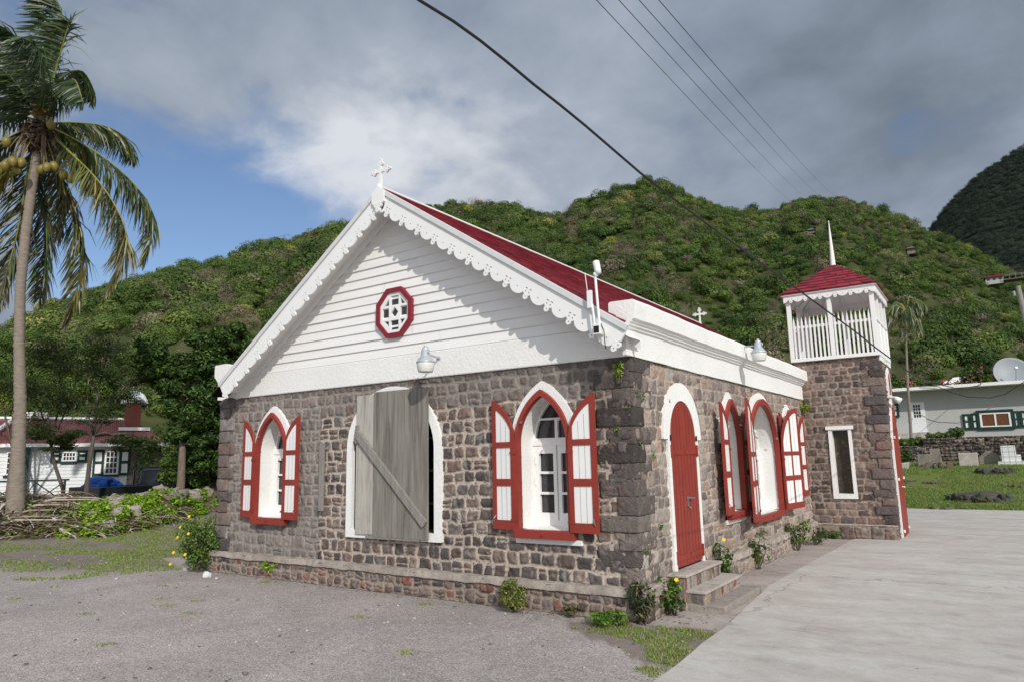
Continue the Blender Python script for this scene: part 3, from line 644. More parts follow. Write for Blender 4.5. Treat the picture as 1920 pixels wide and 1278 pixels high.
def cross(name, c, s=1., par=None):
    Mx = frame(c, (1, 0, 0), (0, -1, 0)); mb = MB(); w_ = .026*s
    v, f = flat([[(-w_, 0), (w_, 0), (w_*.8, .27*s), (.11*s, .275*s), (.11*s, .32*s), (w_*.8, .325*s), (w_*.8, .40*s), (-w_*.8, .40*s), (-w_*.8, .325*s), (-.11*s, .32*s), (-.11*s, .275*s), (-w_*.8, .27*s)]], .03); mb.add(v, f, Mx)
    for (x, y, r) in ((0, .43, 180), (-.145, .298, 270), (.145, .298, 90)):
        v, f = flat(trefoil(x*s, y*s, .03*s, .033*s, rot=R_(r)), .036); mb.add(v, f, Mx)
    return mb.build(name, M['trim_white'], par)
cross('ridge_cross', (RX+.01, -.38, RZ-.04), .98, church); cross('ridge_cross', (RX, YR-.1, RZ-.02), 1.05, church)
mb = MB(); v, f = flat([[(-.12, -.08), (-.12, -.24), (-.06, -.27), (.06, -.27), (.12, -.24), (.12, -.075), (.02, .0), (.0, .05), (-.02, .0)]], .05); mb.add(v, f, frame((RX, -.405, RZ), (1, 0, 0), (0, -1, 0)))
v, f = flat(trefoil(0, 0, .041, .043), .056); mb.add(v, f, frame((RX, -.405, RZ-.30), (1, 0, 0), (0, -1, 0))); mb.build('apex_board', M['trim_white'], church, bevel=.003)
# side door
Md = SD(1.40); a = .47; mb = MB(); w0, w1, zs, za = .455, .56, 1.98, 2.68
o = [(-w1+.04, .40), (-w1+.04, zs-.03), (-.65, zs-.03)]+[(.65*math.cos(math.pi-math.pi*k/20), zs+.69*math.sin(math.pi*k/20)) for k in range(21)]+[(.65, zs-.03), (w1-.04, zs-.03), (w1-.04, .40)]
i = [(-a+.03, .40)]+[((a-.03)*math.cos(math.pi-math.pi*k/20), zs+.46*math.sin(math.pi*k/20)) for k in range(21)]+[(a-.03, .40)]
v, f = flat([o+i[::-1]], .07); mb.add(v, f, Md @ Matrix.Translation((0, 0, .01))); df = mb.build('door_surround', M['plaster'], church, bevel=.01)
mb = MB()
for s in (-1, 1):
    lf = [(s*.004, .425)]+[(s*.004, zs+.445)]+[(s*.437*math.sin(math.pi/2*k/12), zs+.445*math.cos(math.pi/2*k/12)) for k in range(1, 13)]+[(s*.437, .43)]
    v, f = flat([lf], .035); mb.add(v, f, Md @ Matrix.Translation((0, 0, .022)), 0)
    for k in (1, 2, 3): mb.box(s*.11*k-.002, s*.11*k+.002, .45, zs+.445*math.sqrt(max(0, 1-(.11*k/.437)**2))-.02, .0395, .041, Md, 1)
    mb.box(*sorted((s*.03, s*.437)), .50, .56, .0395, .05, Md, 0); mb.box(*sorted((s*.03, s*.437)), zs-.22, zs-.16, .0395, .05, Md, 0)
    for z in (.52, zs-.2): mb.box(*sorted((s*.43, s*.462)), z-.05, z+.1, .035, .062, Md, 0)
    mb.box(*sorted((s*.440, s*.462)), zs-.05, zs+.02, .04, .06, Md, 1)
door = mb.build('door', [M['red'], M['dark']], church)
mb = MB(); mb.tube([Md @ Vector((.03, 1.22, .04)), Md @ Vector((.035, 1.22, .085)), Md @ Vector((.13, 1.215, .09))], .011, 8); mb.box(.01, .06, 1.12, 1.24, .04, .046, Md); mb.tube([Md @ Vector((.02, 1.12, .05)), Md @ Vector((.05, 1.08, .07)), Md @ Vector((.07, 1.11, .06))], .006, 6); mb.build('handle', M['metal'], door)
mb = MB(); mb.box(-.46, .46, .35, .43, -.05, .02, Md); mb.build('threshold', M['dark'], church)
# steps
steps = thing('stone_steps', 'three low grey steps with stone risers leading up to the closed red side door', 'steps', (.3, 1.4, 0))
def step(x1, y0, y1, z0, z1, tread, seed, rough=0):
    stone_wall('riser', steps, (x1-.03, y0+.02, z0), (0, 1, 0), (1, 0, 0), y1-y0-.04, z1-z0-.02, .0125, seed, rows=(.3, .4), wid=(.07, .14), pal=PAL_S+[S(120, 84, 74), S(104, 92, 88)], mort=S(165, 155, 146), depth=.008, joint=.004, pebble=0, split=0)
    stone_wall('riser', steps, (-.0, y0+.02, z0), (1, 0, 0), (0, -1, 0), x1-.03, z1-z0-.02, .0125, seed+1, rows=(.3, .4), wid=(.1, .2), pal=PAL_G, mort=S(150, 140, 132), depth=.008, joint=.005, pebble=0, split=0)
    mb = MB(); mb.box(0, x1, y0, y1, z1-.03, z1); mb.box(0, x1-.05, y0+.03, y1-.03, z0-.05, z1-.031); mb.build('tread', M['concrete_step'], steps, bevel=.006)
step(.25, .68, 1.98, .0, .40, 1, 201); step(.46, .70, 2.08, .0, .235, 1, 205)
x1 = .66; V, Fq, C = rock((x1/2, 1.42, .02), (x1+.02, 1.42, .14), 9, box=.97, amp=.008, n=22, col=S(150, 142, 134)); np_mesh('tread', V, Fq, M['stone'], steps, C, True)
# ================================================================== BELL TOWER
tower = thing('bell_tower', 'square stone bell tower with open white belfry, red pyramid roof and thin white spire', 'bell tower', (.73, 9.6, 0))
TX0, TX1, TY0, TY1, TZ = -.12, 1.56, 8.7, 10.45, 3.68
hw = [[(x-TX0, z) for x, z in rect(.52, .87, .88, 2.20)]]
stone_wall('front_wall', tower, (TX0, TY0, .28), (1, 0, 0), (0, -1, 0), TX1-TX0, TZ-.28, .02, 21, rows=(.12, .18), wid=(.12, .28), pal=PAL_T, mort=S(152, 136, 126), depth=.018, joint=.0085,
           holes=[[(x, z-.28) for x, z in hw[0]]], pebble=.3, tint=lambda u, v: .92+.2*fbm(u, v, 3, 2, 2))
stone_wall('side_wall', tower, (TX1, TY0, 0), (0, 1, 0), (1, 0, 0), TY1-TY0, TZ, .02, 23, rows=(.12, .18), wid=(.12, .28), pal=PAL_T, mort=S(130, 110, 100), depth=.018, joint=.006, holes=[[(x+.95, z) for x, z in arch(.5, -.1, 1.6, 2.75)], [(x+.95, z) for x, z in arch(.22, 2.95, 3.2, 3.5)]])
stone_wall('rear_wall', tower, (TX1, TY1, 0), (-1, 0, 0), (0, 1, 0), TX1-TX0, TZ, .05, 25, pal=PAL_T); stone_wall('side_wall', tower, (TX0, TY1, 0), (0, -1, 0), (-1, 0, 0), TY1-TY0, TZ, .05, 26, pal=PAL_T)
stone_wall('plinth', tower, (.0, TY0-.09, 0), (1, 0, 0), (0, -1, 0), TX1+.02, .29, .0125, 27, rows=(.26, .3), wid=(.2, .38), pal=PAL_T, mort=S(140, 125, 116), depth=.02, pebble=0)
mb = MB(); mb.box(-.02, TX1+.02, TY0-.10, TY0, .275, .30); mb.build('plinth_ledge', M['concrete_step'], tower, bevel=.01)
ql = []; z = .3; k = 0
while z < TZ-.05:
    h = random.uniform(.15, .21); h = min(h, TZ-z); L1, L2 = (.36, .22) if k % 2 else (.22, .34); pr = random.uniform(.025, .055)
    ql.append(rock((TX1-(L1-pr)/2, TY0+(L2-pr)/2, z+h/2), (L1+pr*.8, L2+pr*.8, h*.93), 340+k, box=.9, amp=.035, n=11, col=random.choice(PAL_T+PAL_F))); z += h; k += 1
rocks('quoins', ql, 'rock', tower, True)
Mt = frame((.695, TY0, 0), (1, 0, 0), (0, -1, 0)); mb = MB()
v, f = flat([[(-.235, .80), (.225, .80), (.215, 2.21), (-.225, 2.21)], rect(-.155, .155, .90, 2.19)], .06); mb.add(v, f, Mt @ Matrix.Translation((0, 0, .012)), 0); mb.box(-.27, .26, 2.205, 2.28, -.02, .07, Mt, 0)
mb.box(-.17, -.155, .9, 2.2, -.16, .0, Mt, 0); mb.box(.155, .17, .9, 2.2, -.16, .0, Mt, 0); mb.box(-.16, .16, .88, .9, -.16, .0, Mt, 0)
tw = mb.build('window', M['plaster'], tower, bevel=.008); mb = MB(); mb.box(-.16, .16, .88, 2.2, -.15, -.13, Mt); mb.build('pane', M['glass_stain'], tw)
Ms = frame((TX1, 9.65, 0), (0, 1, 0), (1, 0, 0)); mb = MB()
o = arch(.56, 0, 1.6, 2.85); i = arch(.47, 0, 1.6, 2.72); v, f = flat([o+i[::-1]], .1); mb.add(v, f, Ms @ Matrix.Translation((0, 0, .0)), 0); o = arch(.22, 2.86, 3.2, 3.52); i = arch(.15, 2.92, 3.2, 3.42); v, f = flat([o, i], .08); mb.add(v, f, Ms @ Matrix.Translation((0, 0, .01)), 0)
tf = mb.build('door_surround', M['plaster'], tower, bevel=.01)
mb = MB(); v, f = flat([arch(.47, .03, 1.6, 2.72)], .05); mb.add(v, f, Ms @ Matrix.Translation((0, 0, .04)))
mb.box(-.003, .003, .05, 2.6, .0655, .068, Ms); td = mb.build('door', M['red'], tower)
for sg in (-1, 1):
    for z in (.12, 1.15, 2.0): mb = MB(); mb.box(sg*.47-.04, sg*.47+.04, z, z+.05, .06, .09, Ms); mb.build('hinge', M['plastic_white'], td)
mb = MB(); mb.tube([Ms @ Vector((.05, 1.0, .06)), Ms @ Vector((.05, 1.0, .12)), Ms @ Vector((-.08, 1.0, .12))], .012, 6); mb.build('handle', M['plastic_white'], td)
mb = MB(); v, f = flat([arch(.15, 2.92, 3.2, 3.42)], .04); mb.add(v, f, Ms @ Matrix.Translation((0, 0, .03))); mb.build('window', M['red'], tower)
# belfry
BX0, BX1, BY0, BY1 = -.13, 1.60, 8.60, 10.50; PW = .085
mb = MB(); mb.box(BX0, BX1, BY0, BY1, TZ, TZ+.07); mb.build('belfry_floor', M['trim_white'], tower, bevel=.004)
posts = [(BX0, BY0), ((BX0+BX1)/2-.04, BY0), (BX1-PW, BY0), (BX0, BY1-PW), (BX1-PW, BY1-PW), ((BX0+BX1)/2-.04, BY1-PW), (BX0, (BY0+BY1)/2), (BX1-PW, (BY0+BY1)/2-.3), (BX1-PW, (BY0+BY1)/2+.3)]
for x, y in posts: mb = MB(); mb.box(x, x+PW, y, y+PW, TZ+.07, 5.06); mb.build('post', M['trim_white'], tower, bevel=.003)
def picket(mb, x, y, dx):
    z0, z1, z2 = TZ+.06, 4.52, 4.66; w2 = .019; t = .012
    if dx: mb.add([(x-w2, y-t, z0), (x+w2, y-t, z0), (x+w2, y+t, z0), (x-w2, y+t, z0), (x-w2, y-t, z1), (x+w2, y-t, z1), (x+w2, y+t, z1), (x-w2, y+t, z1), (x, y, z2)], [(0, 1, 5, 4), (1, 2, 6, 5), (2, 3, 7, 6), (3, 0, 4, 7), (4, 5, 8), (5, 6, 8), (6, 7, 8), (7, 4, 8)])
    else: mb.add([(x-t, y-w2, z0), (x+t, y-w2, z0), (x+t, y+w2, z0), (x-t, y+w2, z0), (x-t, y-w2, z1), (x+t, y-w2, z1), (x+t, y+w2, z1), (x-t, y+w2, z1), (x, y, z2)], [(0, 1, 5, 4), (1, 2, 6, 5), (2, 3, 7, 6), (3, 0, 4, 7), (4, 5, 8), (5, 6, 8), (6, 7, 8), (7, 4, 8)])
def fence_side(P, Q, dx):
    mb = MB(); n = 19 if dx else 16
    for k in range(n): t = (k+.5)/n; picket(mb, P[0]+(Q[0]-P[0])*t, P[1]+(Q[1]-P[1])*t, dx)
    if dx: mb.box(P[0], Q[0], P[1]+.014, P[1]+.045, 4.40, 4.455)
    else: mb.box(P[0]+.014, P[0]+.045, P[1], Q[1], 4.40, 4.455)
    return mb.build('picket_railing', M['trim_white'], tower)
fence_side((BX0+PW, BY0+.02), (BX1-PW, BY0+.02), True); fence_side((BX0+.02, BY0+PW), (BX0+.02, BY1-PW), False)
mb = MB(); mb.box(BX1-.05, BX1-.02, BY0+PW, BY1-PW, TZ-.1, 4.42)
for k in range(14): y = BY0+.1+k*.13; mb.box(BX1-.0201, BX1-.012, y+.004, y+.126, TZ-.1, 4.40)
mb.box(BX1-.06, BX1+.01, BY0+PW, BY1-PW, 4.42, 4.47); mb.build('side_panel', M['trim_white'], tower, bevel=.003)
mb = MB(); RXa, RXb, RYa, RYb = BX0-.03, BX1+.035, BY0-.05, BY1+.06
def scallops(P0, U, Nn, L, z):
    Mx = frame((P0[0], P0[1], z), U, Nn); n = 6; per = L/n; pts = [(0, .0), (L, 0), (L, -.10)]; hs_ = []
    for k in range(n, -1, -1):
        c = k*per; t = np.linspace(0, math.pi, 9)
        for a in t:
            x = c+per*.34*math.cos(a)
            if 0 <= x <= L: pts.append((x, -.105-.085*math.sin(a)))
        if 0 < k < n: hs_.append(circ(c, -.135, .011, 6))
    pts.append((0, -.10)); v, f = flat([pts]+hs_, .022); mb.add(v, f, Mx)
    for k in range(n): v, f = flat(trefoil((k+.5)*per, -.135, .034, .032), .028); mb.add(v, f, Mx)
scallops((RXa, RYa), (1, 0, 0), (0, -1, 0), RXb-RXa, 5.17); scallops((RXb, RYa), (0, 1, 0), (1, 0, 0), RYb-RYa, 5.17)
scallops((RXb, RYb), (-1, 0, 0), (0, 1, 0), RXb-RXa, 5.17); scallops((RXa, RYb), (0, -1, 0), (-1, 0, 0), RYb-RYa, 5.17); mb.build('eave_lace', M['trim_white'], tower)
AP = Vector((.755, 9.55, 5.93)); cs = [(RXa-.05, RYa-.05, 5.17), (RXb+.05, RYa-.05, 5.17), (RXb+.05, RYb+.05, 5.17), (RXa-.05, RYb+.05, 5.17)]
mb = MB(); rg = random.Random(8)
for k in range(4): course_slope(mb, cs[k], cs[(k+1) % 4], AP, AP, 9, .21, .02, rg)
tr = mb.build('roof', M['shingle'], tower, attr=True); mb = MB(); mb.add([Vector(c)-Vector((0, 0, .012)) for c in cs]+[AP-Vector((0, 0, .012))], [(0, 1, 4), (1, 2, 4), (2, 3, 4), (3, 0, 4)], None, 0)
for k in range(4): P, Q = Vector(cs[k])-Vector((0, 0, .04)), Vector(cs[(k+1) % 4])-Vector((0, 0, .04)); mb.add([P, Q, AP-Vector((0, 0, .06))], [(0, 1, 2)], None, 1)
mb.build('roof_deck', [M['redtrim'], M['trim_white']], tr)
mb = MB()
for k in range(4):
    for t in (.001, .25, .5, .75): P = Vector(cs[k]).lerp(Vector(cs[(k+1) % 4]), t)-Vector((0, 0, .08)); mb.tube([P.lerp(AP, .06)-Vector((0, 0, .0)), P.lerp(AP-Vector((0, 0, .08)), .95)], .022, 4)
mb.build('rafters', M['trim_white'], tr)
mb = MB(); mb.tube([AP+Vector((0, 0, -.08)), AP+Vector((0, 0, 1.04))], [.062, .006], 8); mb.build('spire', M['trim_white'], tower)
# ================================================================== things on the church
def barn_light(name, label, c, wallpt, grp=None):
    t = thing(name, label, 'lamp', wallpt, 'dusk lights on the church'); c = Vector(c); Mx = Matrix.Translation(c)
    mb = MB(); mb.lathe([(.03, .175), (.040, .17), (.044, .15), (.044, .145), (.055, .14), (.062, .06), (.068, .055), (.115, -.01), (.124, -.02), (.124, -.032), (.10, -.032)], Mx, 24); mb.lathe([(.018, .175), (.022, .195), (.0, .20)], Mx, 12); mb.build('housing', M['galv'], t, True)
    mb = MB(); mb.lathe([(.117, -.028), (.119, -.05), (.098, -.145), (.092, -.152), (.0, -.155)], Mx, 24); mb.build('lens', M['lens'], t, True)
    w = Vector(wallpt); mb = MB(); mb.tube([w, w.lerp(c, .5)+Vector((0, 0, .05)), c+Vector((0, 0, .09))], .013, 8); mb.tube([w-(c-w)*.02, w+(c-w)*.04], .032, 10); mb.tube([c+Vector((.05, -.02, .09)), c+Vector((.075, -.03, .10)), c+Vector((.075, -.03, .12))], .011, 8); mb.build('arm', M['galv'], t)
barn_light('security_lamp', 'galvanised barn lamp on the white band below the eight-sided gable window', (-2.70, -.42, 3.04), (-2.80, -.03, 3.12))
barn_light('security_lamp', 'galvanised barn lamp on the side cornice, nearer the tower', (.40, 3.97, 3.34), (.14, 4.05, 3.44))
ws = thing('antenna_mast', 'white pole with antenna box and cylinder fixed to right end of the carved bargeboard', 'antenna', (-.15, -.43, 3.1))
mb = MB(); mb.tube([(-.135, -.46, 3.16), (-.165, -.46, 3.76)], .015, 10); mb.tube([(-.185, -.47, 3.12), (-.21, -.47, 3.42)], .013, 8); mb.build('pole', M['plastic_white'], ws)
mb = MB(); Mx = Matrix.Translation((-.135, -.46, 3.83)) @ Matrix.Scale(.78, 4) @ Matrix.Rotation(R_(-10), 4, 'Y'); mb.lathe([(.0, -.10), (.045, -.095), (.05, -.03), (.047, -.02), (.05, -.01), (.05, .09), (.04, .10), (0, .102)], Mx, 16); mb.tube([(-.175, -.46, 3.75), (-.14, -.46, 3.76)], .03, 10); mb.build('sensor_head', M['plastic_white'], ws, True)
mb = MB(); mb.box(-.265, -.21, -.49, -.45, 3.38, 3.58); mb.tube([(-.265, -.47, 3.59), (-.285, -.47, 3.79)], .005, 6); mb.build('transmitter_box', M['plastic_white'], ws, bevel=.005)
mb = MB(); mb.box(-.20, -.115, -.50, -.40, 3.075, 3.19); mb.build('junction_box', M['plastic_white'], ws, bevel=.004); mb = MB(); mb.box(-.19, -.125, -.503, -.5001, 3.09, 3.165); mb.build('box_window', M['dark'], ws)
mb = MB(); mb.tube([(-.115, -.46, 3.19), (-.09, -.45, 3.10), (-.095, -.43, 2.98), (-.10, -.40, 2.92)], .006, 6); mb.build('cable', M['black_rubber'], ws)
fl = thing('floodlight', 'small white twin floodlight over the tall red tower door', 'lamp', (1.6, 9.3, 2.85)); mb = MB(); mb.tube([(1.58, 9.3, 2.86), (1.7, 9.28, 2.84)], .03, 8); mb.build('arm', M['plastic_white'], fl)
for dy in (-.1, .1):
    mb = MB(); mb.lathe([(.03, .0), (.05, .05), (.065, .13), (.06, .135), (0, .12)], Matrix.Translation((1.70, 9.28+dy, 2.84)) @ Matrix.Rotation(R_(125), 4, 'Y'), 14); mb.build('lamp_head', M['plastic_white'], fl, True)
# ================================================================== GROUND, HILLS
def ninterp(x, xs, ys): return np.interp(x, xs, ys)
# ridge lines seen from the yard: azimuth (deg, west positive), elevation, distance
HA = np.array([-75, -40, -25, -12, -5, -3, -2, 0, 2.7, 4.7, 6.7, 8.2, 10.4, 12.9, 15.3, 17.3, 20.2, 22.4, 24.7, 27.4, 30.7, 33.8, 35.7, 38.4, 41.2, 46.5, 48.3, 51.6, 54.9, 57.9, 59.8, 61.9, 63.3, 66.6, 68.1, 71, 76, 84, 100, 120])
HE = np.array([0, 2.5, 5, 8.3, 10.2, 11.0, 12.0, 13.8, 15.6, 17.0, 18.3, 18.7, 18.9, 18.3, 18.7, 19.5, 21.1, 21.7, 21.5, 20.6, 19.5, 20.4, 20.8, 20.9, 20.5, 19.2, 18.5, 17.4, 16.5, 14.9, 14.7, 13.3, 13.2, 12.2, 11.1, 8.9, 7, 5, 3, 0])
HD = ninterp(HA, [-75, -10, 0, 8, 15, 22, 35, 60, 75, 120], [300, 300, 310, 300, 260, 215, 210, 190, 180, 160])
MA = np.array([-80, -55, -40, -25, -12, -4.1, -1.2, .6, 2.1, 2.9, 6, 12]); ME = np.array([8, 14, 19, 24, 22.5, 19.8, 18.4, 17.0, 15.3, 14.6, 11, 6])
def polar_z(az, r, A, E_, Dd, r0, p, back, nseed):
    e = ninterp(az, A, E_); d = ninterp(az, A, Dd) if hasattr(Dd, '__len__') else Dd
    zr = 1.75+d*np.tan(np.radians(e)); t = np.clip((r-r0)/(d-r0), 0, 1); z = zr*t**p
    z = np.where(r > d, zr-(r-d)*back, z)
    bump = (fbm(az*.35, r*.035, nseed, 1, 4)-.5)*9*np.sin(np.pi*np.clip(t, 0, 1))*min(1, 1)
    gull = (fbm(az*.12, r*.004, nseed+4, 1, 2)-.5)*18*np.sin(np.pi*np.clip(t, 0, 1))*(t < 1)
    return z+bump*(t > 0)*(t < 1)+gull
def hill_z(az, r): return polar_z(az, r, HA, HE, HD, 58., 1.12, .5, 5)
def mount_z(az, r): return polar_z(az, r, MA, ME, 700., 300., 1.05, .4, 15)
def polar_sheet(name, fz, az0, az1, na, rs, m, z0=0., label=None):
    az, r = np.meshgrid(np.linspace(az0, az1, na), rs); z = fz(az, r)+z0
    P = np.stack([CAM.x-np.sin(np.radians(az))*r, CAM.y+np.cos(np.radians(az))*r, z], -1); nr = len(rs)
    i, j = np.meshgrid(np.arange(nr-1), np.arange(na-1), indexing='ij'); a = i*na+j
    return tag(np_mesh(name, P.reshape(-1, 3), np.stack([a, a+na, a+na+1, a+1], -1).reshape(-1, 4), m, smooth=True), kind='structure')
def hillmat(name, c0, c1):
    m = bpy.data.materials.new(name); m.use_nodes = True; nt = m.node_tree; b = nt.nodes['Principled BSDF']; b.inputs['Roughness'].default_value = .95; b.inputs['Specular IOR Level'].default_value = .1
    tc = N(nt, 'ShaderNodeTexCoord'); nt.links.new(ramp(nt, noise(nt, tc.outputs['Object'], .09, 8, .65), [(.35, c0), (.65, c1)]), b.inputs['Base Color']); return m
polar_sheet('hill', hill_z, -75, 120, 300, np.concatenate([np.linspace(56, 320, 90), [360, 420]]), hillmat('hill_soil', S(44, 54, 28), S(82, 84, 52)), -.6)
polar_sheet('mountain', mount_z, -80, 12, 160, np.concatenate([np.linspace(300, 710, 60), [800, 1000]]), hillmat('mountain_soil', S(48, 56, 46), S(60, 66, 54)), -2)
# ground sheet: rings round the yard out to the horizon
def LIM(x): return np.interp(x, [-30, -12, -10.6, -9.5, -9, -8.75, -8.4, -7.9], [-6, -2.4, -2.07, -1.7, -1.2, -.39, .2, .3])
def ground():
    rs = np.concatenate([np.linspace(.05, 30, 150), np.linspace(30.4, 70, 90), np.array([80, 100, 150, 250, 500, 1200, 3000])])
    na = 720; az, r = np.meshgrid(np.linspace(-180, 180, na, endpoint=False), rs); x = CAM.x-np.sin(np.radians(az))*r; y = CAM.y+np.cos(np.radians(az))*r
    z = gz(x, y)+(fbm(x+50, y+50, 61, .35, 3)-.5)*.05*sstep(1.5, 6, r)*np.clip(sstep(-8.5, -10, x)+sstep(17.8, 19.5, y), 0, 1)
    lim = LIM(x)
    k1 = sstep(-.2, 1.6, y-lim)*(x < -7.6)*.60
    k2 = ((y > 17.35)*(x > -9))*1.0
    cp = [(-.75, -.25), (.05, -.08), (.86, .02), (.92, -.8), (.86, -1.5), (.5, -1.35), (.15, -1.0), (-.2, -.9), (-.6, -.55)]
    k3 = in_poly(x, y, cp)*.52
    w_ = np.clip(np.maximum(np.maximum(k1, k2), k3), 0, 1); far = sstep(60, 90, r); w_ = np.maximum(w_, far*.9)
    col = np.stack([w_, np.clip(sstep(17.2, 17.8, y), 0, 1), 0*w_], -1); nr = len(rs)
    i, j = np.meshgrid(np.arange(nr-1), np.arange(na), indexing='ij'); a = i*na+j; b = i*na+(j+1) % na
    Fq = np.stack([a, a+na, b+na, b], -1).reshape(-1, 4)
    m = bpy.data.materials.new('yard_gravel'); m.use_nodes = True; nt = m.node_tree; bs = nt.nodes['Principled BSDF']; bs.inputs['Roughness'].default_value = .95; bs.inputs['Specular IOR Level'].default_value = .15
    tc = N(nt, 'ShaderNodeTexCoord'); v = tc.outputs['Object']; at = N(nt, 'ShaderNodeVertexColor'); at.layer_name = 'Col'; sp = N(nt, 'ShaderNodeSeparateColor'); nt.links.new(at.outputs[0], sp.inputs[0])
    vor = N(nt, 'ShaderNodeTexVoronoi'); vor.inputs['Scale'].default_value = 95; nt.links.new(v, vor.inputs['Vector'])
    vv = N(nt, 'ShaderNodeSeparateColor'); nt.links.new(vor.outputs['Color'], vv.inputs[0])
    g = ramp(nt, vv.outputs[0], [(0, S(138, 129, 126)), (.35, S(168, 158, 154)), (.7, S(188, 177, 172)), (.93, S(199, 190, 185)), (1, S(216, 210, 205))])
    big = ramp(nt, noise(nt, v, .7, 6, .65, .6), [(.3, .82), (.7, 1.12)]); g = mix(nt, 1., g, big, 'MULTIPLY')
    mid = ramp(nt, noise(nt, v, 9, 6, .7), [(.3, .86), (.7, 1.12)]); g = mix(nt, 1., g, mid, 'MULTIPLY')
    soil = ramp(nt, noise(nt, v, 5, 6, .7), [(.3, S(112, 100, 88)), (.7, S(140, 128, 118))])
    gr = ramp(nt, noise(nt, v, 14, 5, .7), [(.3, S(84, 100, 46)), (.55, S(112, 124, 62)), (.8, S(134, 134, 84))])
    msk = math_(nt, 'ADD', math_(nt, 'MULTIPLY', noise(nt, v, 2.6, 7, .72, .2), 1.0), math_(nt, 'MULTIPLY', math_(nt, 'SUBTRACT', sp.outputs[0], 1.0), .62))
    mr = ramp(nt, msk, [(.27, 0.), (.37, 1.)])
    ms2 = ramp(nt, sp.outputs[0], [(.05, 0.), (.5, .75)])
    c = mix(nt, ms2, g, soil); c = mix(nt, mr, c, gr); nt.links.new(c, bs.inputs['Base Color'])
    bp = N(nt, 'ShaderNodeBump'); bp.inputs['Strength'].default_value = .9; bp.inputs['Distance'].default_value = .012
    nt.links.new(math_(nt, 'ADD', math_(nt, 'MULTIPLY', vor.outputs['Distance'], -1.), math_(nt, 'MULTIPLY', noise(nt, v, 20, 6, .7), 1.6)), bp.inputs['Height']); nt.links.new(bp.outputs[0], bs.inputs['Normal'])
    P = np.stack([x, y, z], -1).reshape(-1, 3); Fq = np.vstack([Fq])
    tag(np_mesh('ground', P, Fq, m, None, col.reshape(-1, 3), True), kind='structure')
ground()
def concmat(name, base, pink, dark):
    m = bpy.data.materials.new(name); m.use_nodes = True; nt = m.node_tree; bs = nt.nodes['Principled BSDF']; bs.inputs['Roughness'].default_value = .9; bs.inputs['Specular IOR Level'].default_value = .2
    tc = N(nt, 'ShaderNodeTexCoord'); mp = N(nt, 'ShaderNodeMapping'); mp.inputs['Rotation'].default_value = (0, 0, R_(-34)); mp.inputs['Scale'].default_value = (.7, 1.4, 1); nt.links.new(tc.outputs['Object'], mp.inputs[0]); v = mp.outputs[0]; o = tc.outputs['Object']
    c = mix(nt, ramp(nt, noise(nt, v, 1.1, 7, .62, .3), [(.38, 0.), (.62, 1.)]), base, pink)
    c = mix(nt, ramp(nt, noise(nt, v, 2.4, 8, .7, .2), [(.50, 0.), (.75, .55)]), c, dark)
    c = mix(nt, 1., c, ramp(nt, noise(nt, o, 60, 5, .8), [(.3, .88), (.7, 1.08)]), 'MULTIPLY')
    c = mix(nt, 1., c, ramp(nt, noise(nt, o, 5, 8, .75, .3), [(.3, .88), (.7, 1.08)]), 'MULTIPLY')
    vo = N(nt, 'ShaderNodeTexVoronoi'); vo.inputs['Scale'].default_value = 2.2; nt.links.new(o, vo.inputs['Vector'])
    c = mix(nt, ramp(nt, vo.outputs['Distance'], [(.022, .8), (.032, 0.)]), c, S(96, 86, 80))
    w1 = noise(nt, o, 1.2, 5, .6); vc = N(nt, 'ShaderNodeTexVoronoi', feature='DISTANCE_TO_EDGE'); vc.inputs['Scale'].default_value = .17
    ad = N(nt, 'ShaderNodeVectorMath', operation='ADD'); nt.links.new(o, ad.inputs[0]); cb = N(nt, 'ShaderNodeCombineXYZ'); nt.links.new(w1, cb.inputs[0]); nt.links.new(noise(nt, o, 2.2, 5, .6), cb.inputs[1]); nt.links.new(cb.outputs[0], ad.inputs[1]); nt.links.new(ad.outputs[0], vc.inputs['Vector'])
    c = mix(nt, ramp(nt, vc.outputs['Distance'], [(.0008, .5), (.0022, 0.)]), c, S(92, 86, 80))
    nt.links.new(c, bs.inputs['Base Color']); bp = N(nt, 'ShaderNodeBump'); bp.inputs['Strength'].default_value = .5; bp.inputs['Distance'].default_value = .008
    nt.links.new(noise(nt, o, 45, 6, .7), bp.inputs['Height']); nt.links.new(bp.outputs[0], bs.inputs['Normal']); return m
M['conc'] = concmat('yard_concrete', S(192, 188, 181), S(180, 172, 166), S(140, 135, 130))
M['slab'] = concmat('slab_concrete', S(176, 166, 160), S(162, 150, 144), S(122, 113, 107))
def slab(name, poly, z, th, m, seed, wob=.012):
    pts = []; n = len(poly)
    for k in range(n):
        a = Vector(poly[k]); b = Vector(poly[(k+1) % n]); L = (b-a).length; mm = max(1, int(L/.12)) if L < 25 else 60
        for j in range(mm): p = a.lerp(b, j/mm); pts.append((p.x+wob*2*(float(vnoise(p.x, p.y, seed, 2.3))-.5), p.y+wob*2*(float(vnoise(p.x, p.y, seed+1, 2.3))-.5)))
    v, f = flat([pts], th); mb = MB(); mb.add(v, f, Matrix.Translation((0, 0, z-th/2))); o = mb.build(name, m); tag(o, kind='structure'); return o
slab('driveway', [(.93, -2.0), (.86, -.6), (.85, .02), (.64, 2.6), (.70, 5), (.78, 8.40), (.84, 8.58), (1.50, 8.58), (1.50, 10.55), (-4, 10.6), (-4, 17.25), (40, 17.3), (40, -14), (1.2, -14), (1.0, -4)], .028, .12, M['conc'], 31)
slab('path', [(-.02, -.02), (.845, .035), (.635, 2.6), (.695, 5), (.775, 8.45), (.1, 8.55), (.1, .1)], .012, .08, M['slab'], 33)
slab('path', [(-9.9, .3), (-8.3, -.25), (-8.1, .15), (-9.4, .85)], .05, .1, M['slab'], 37)
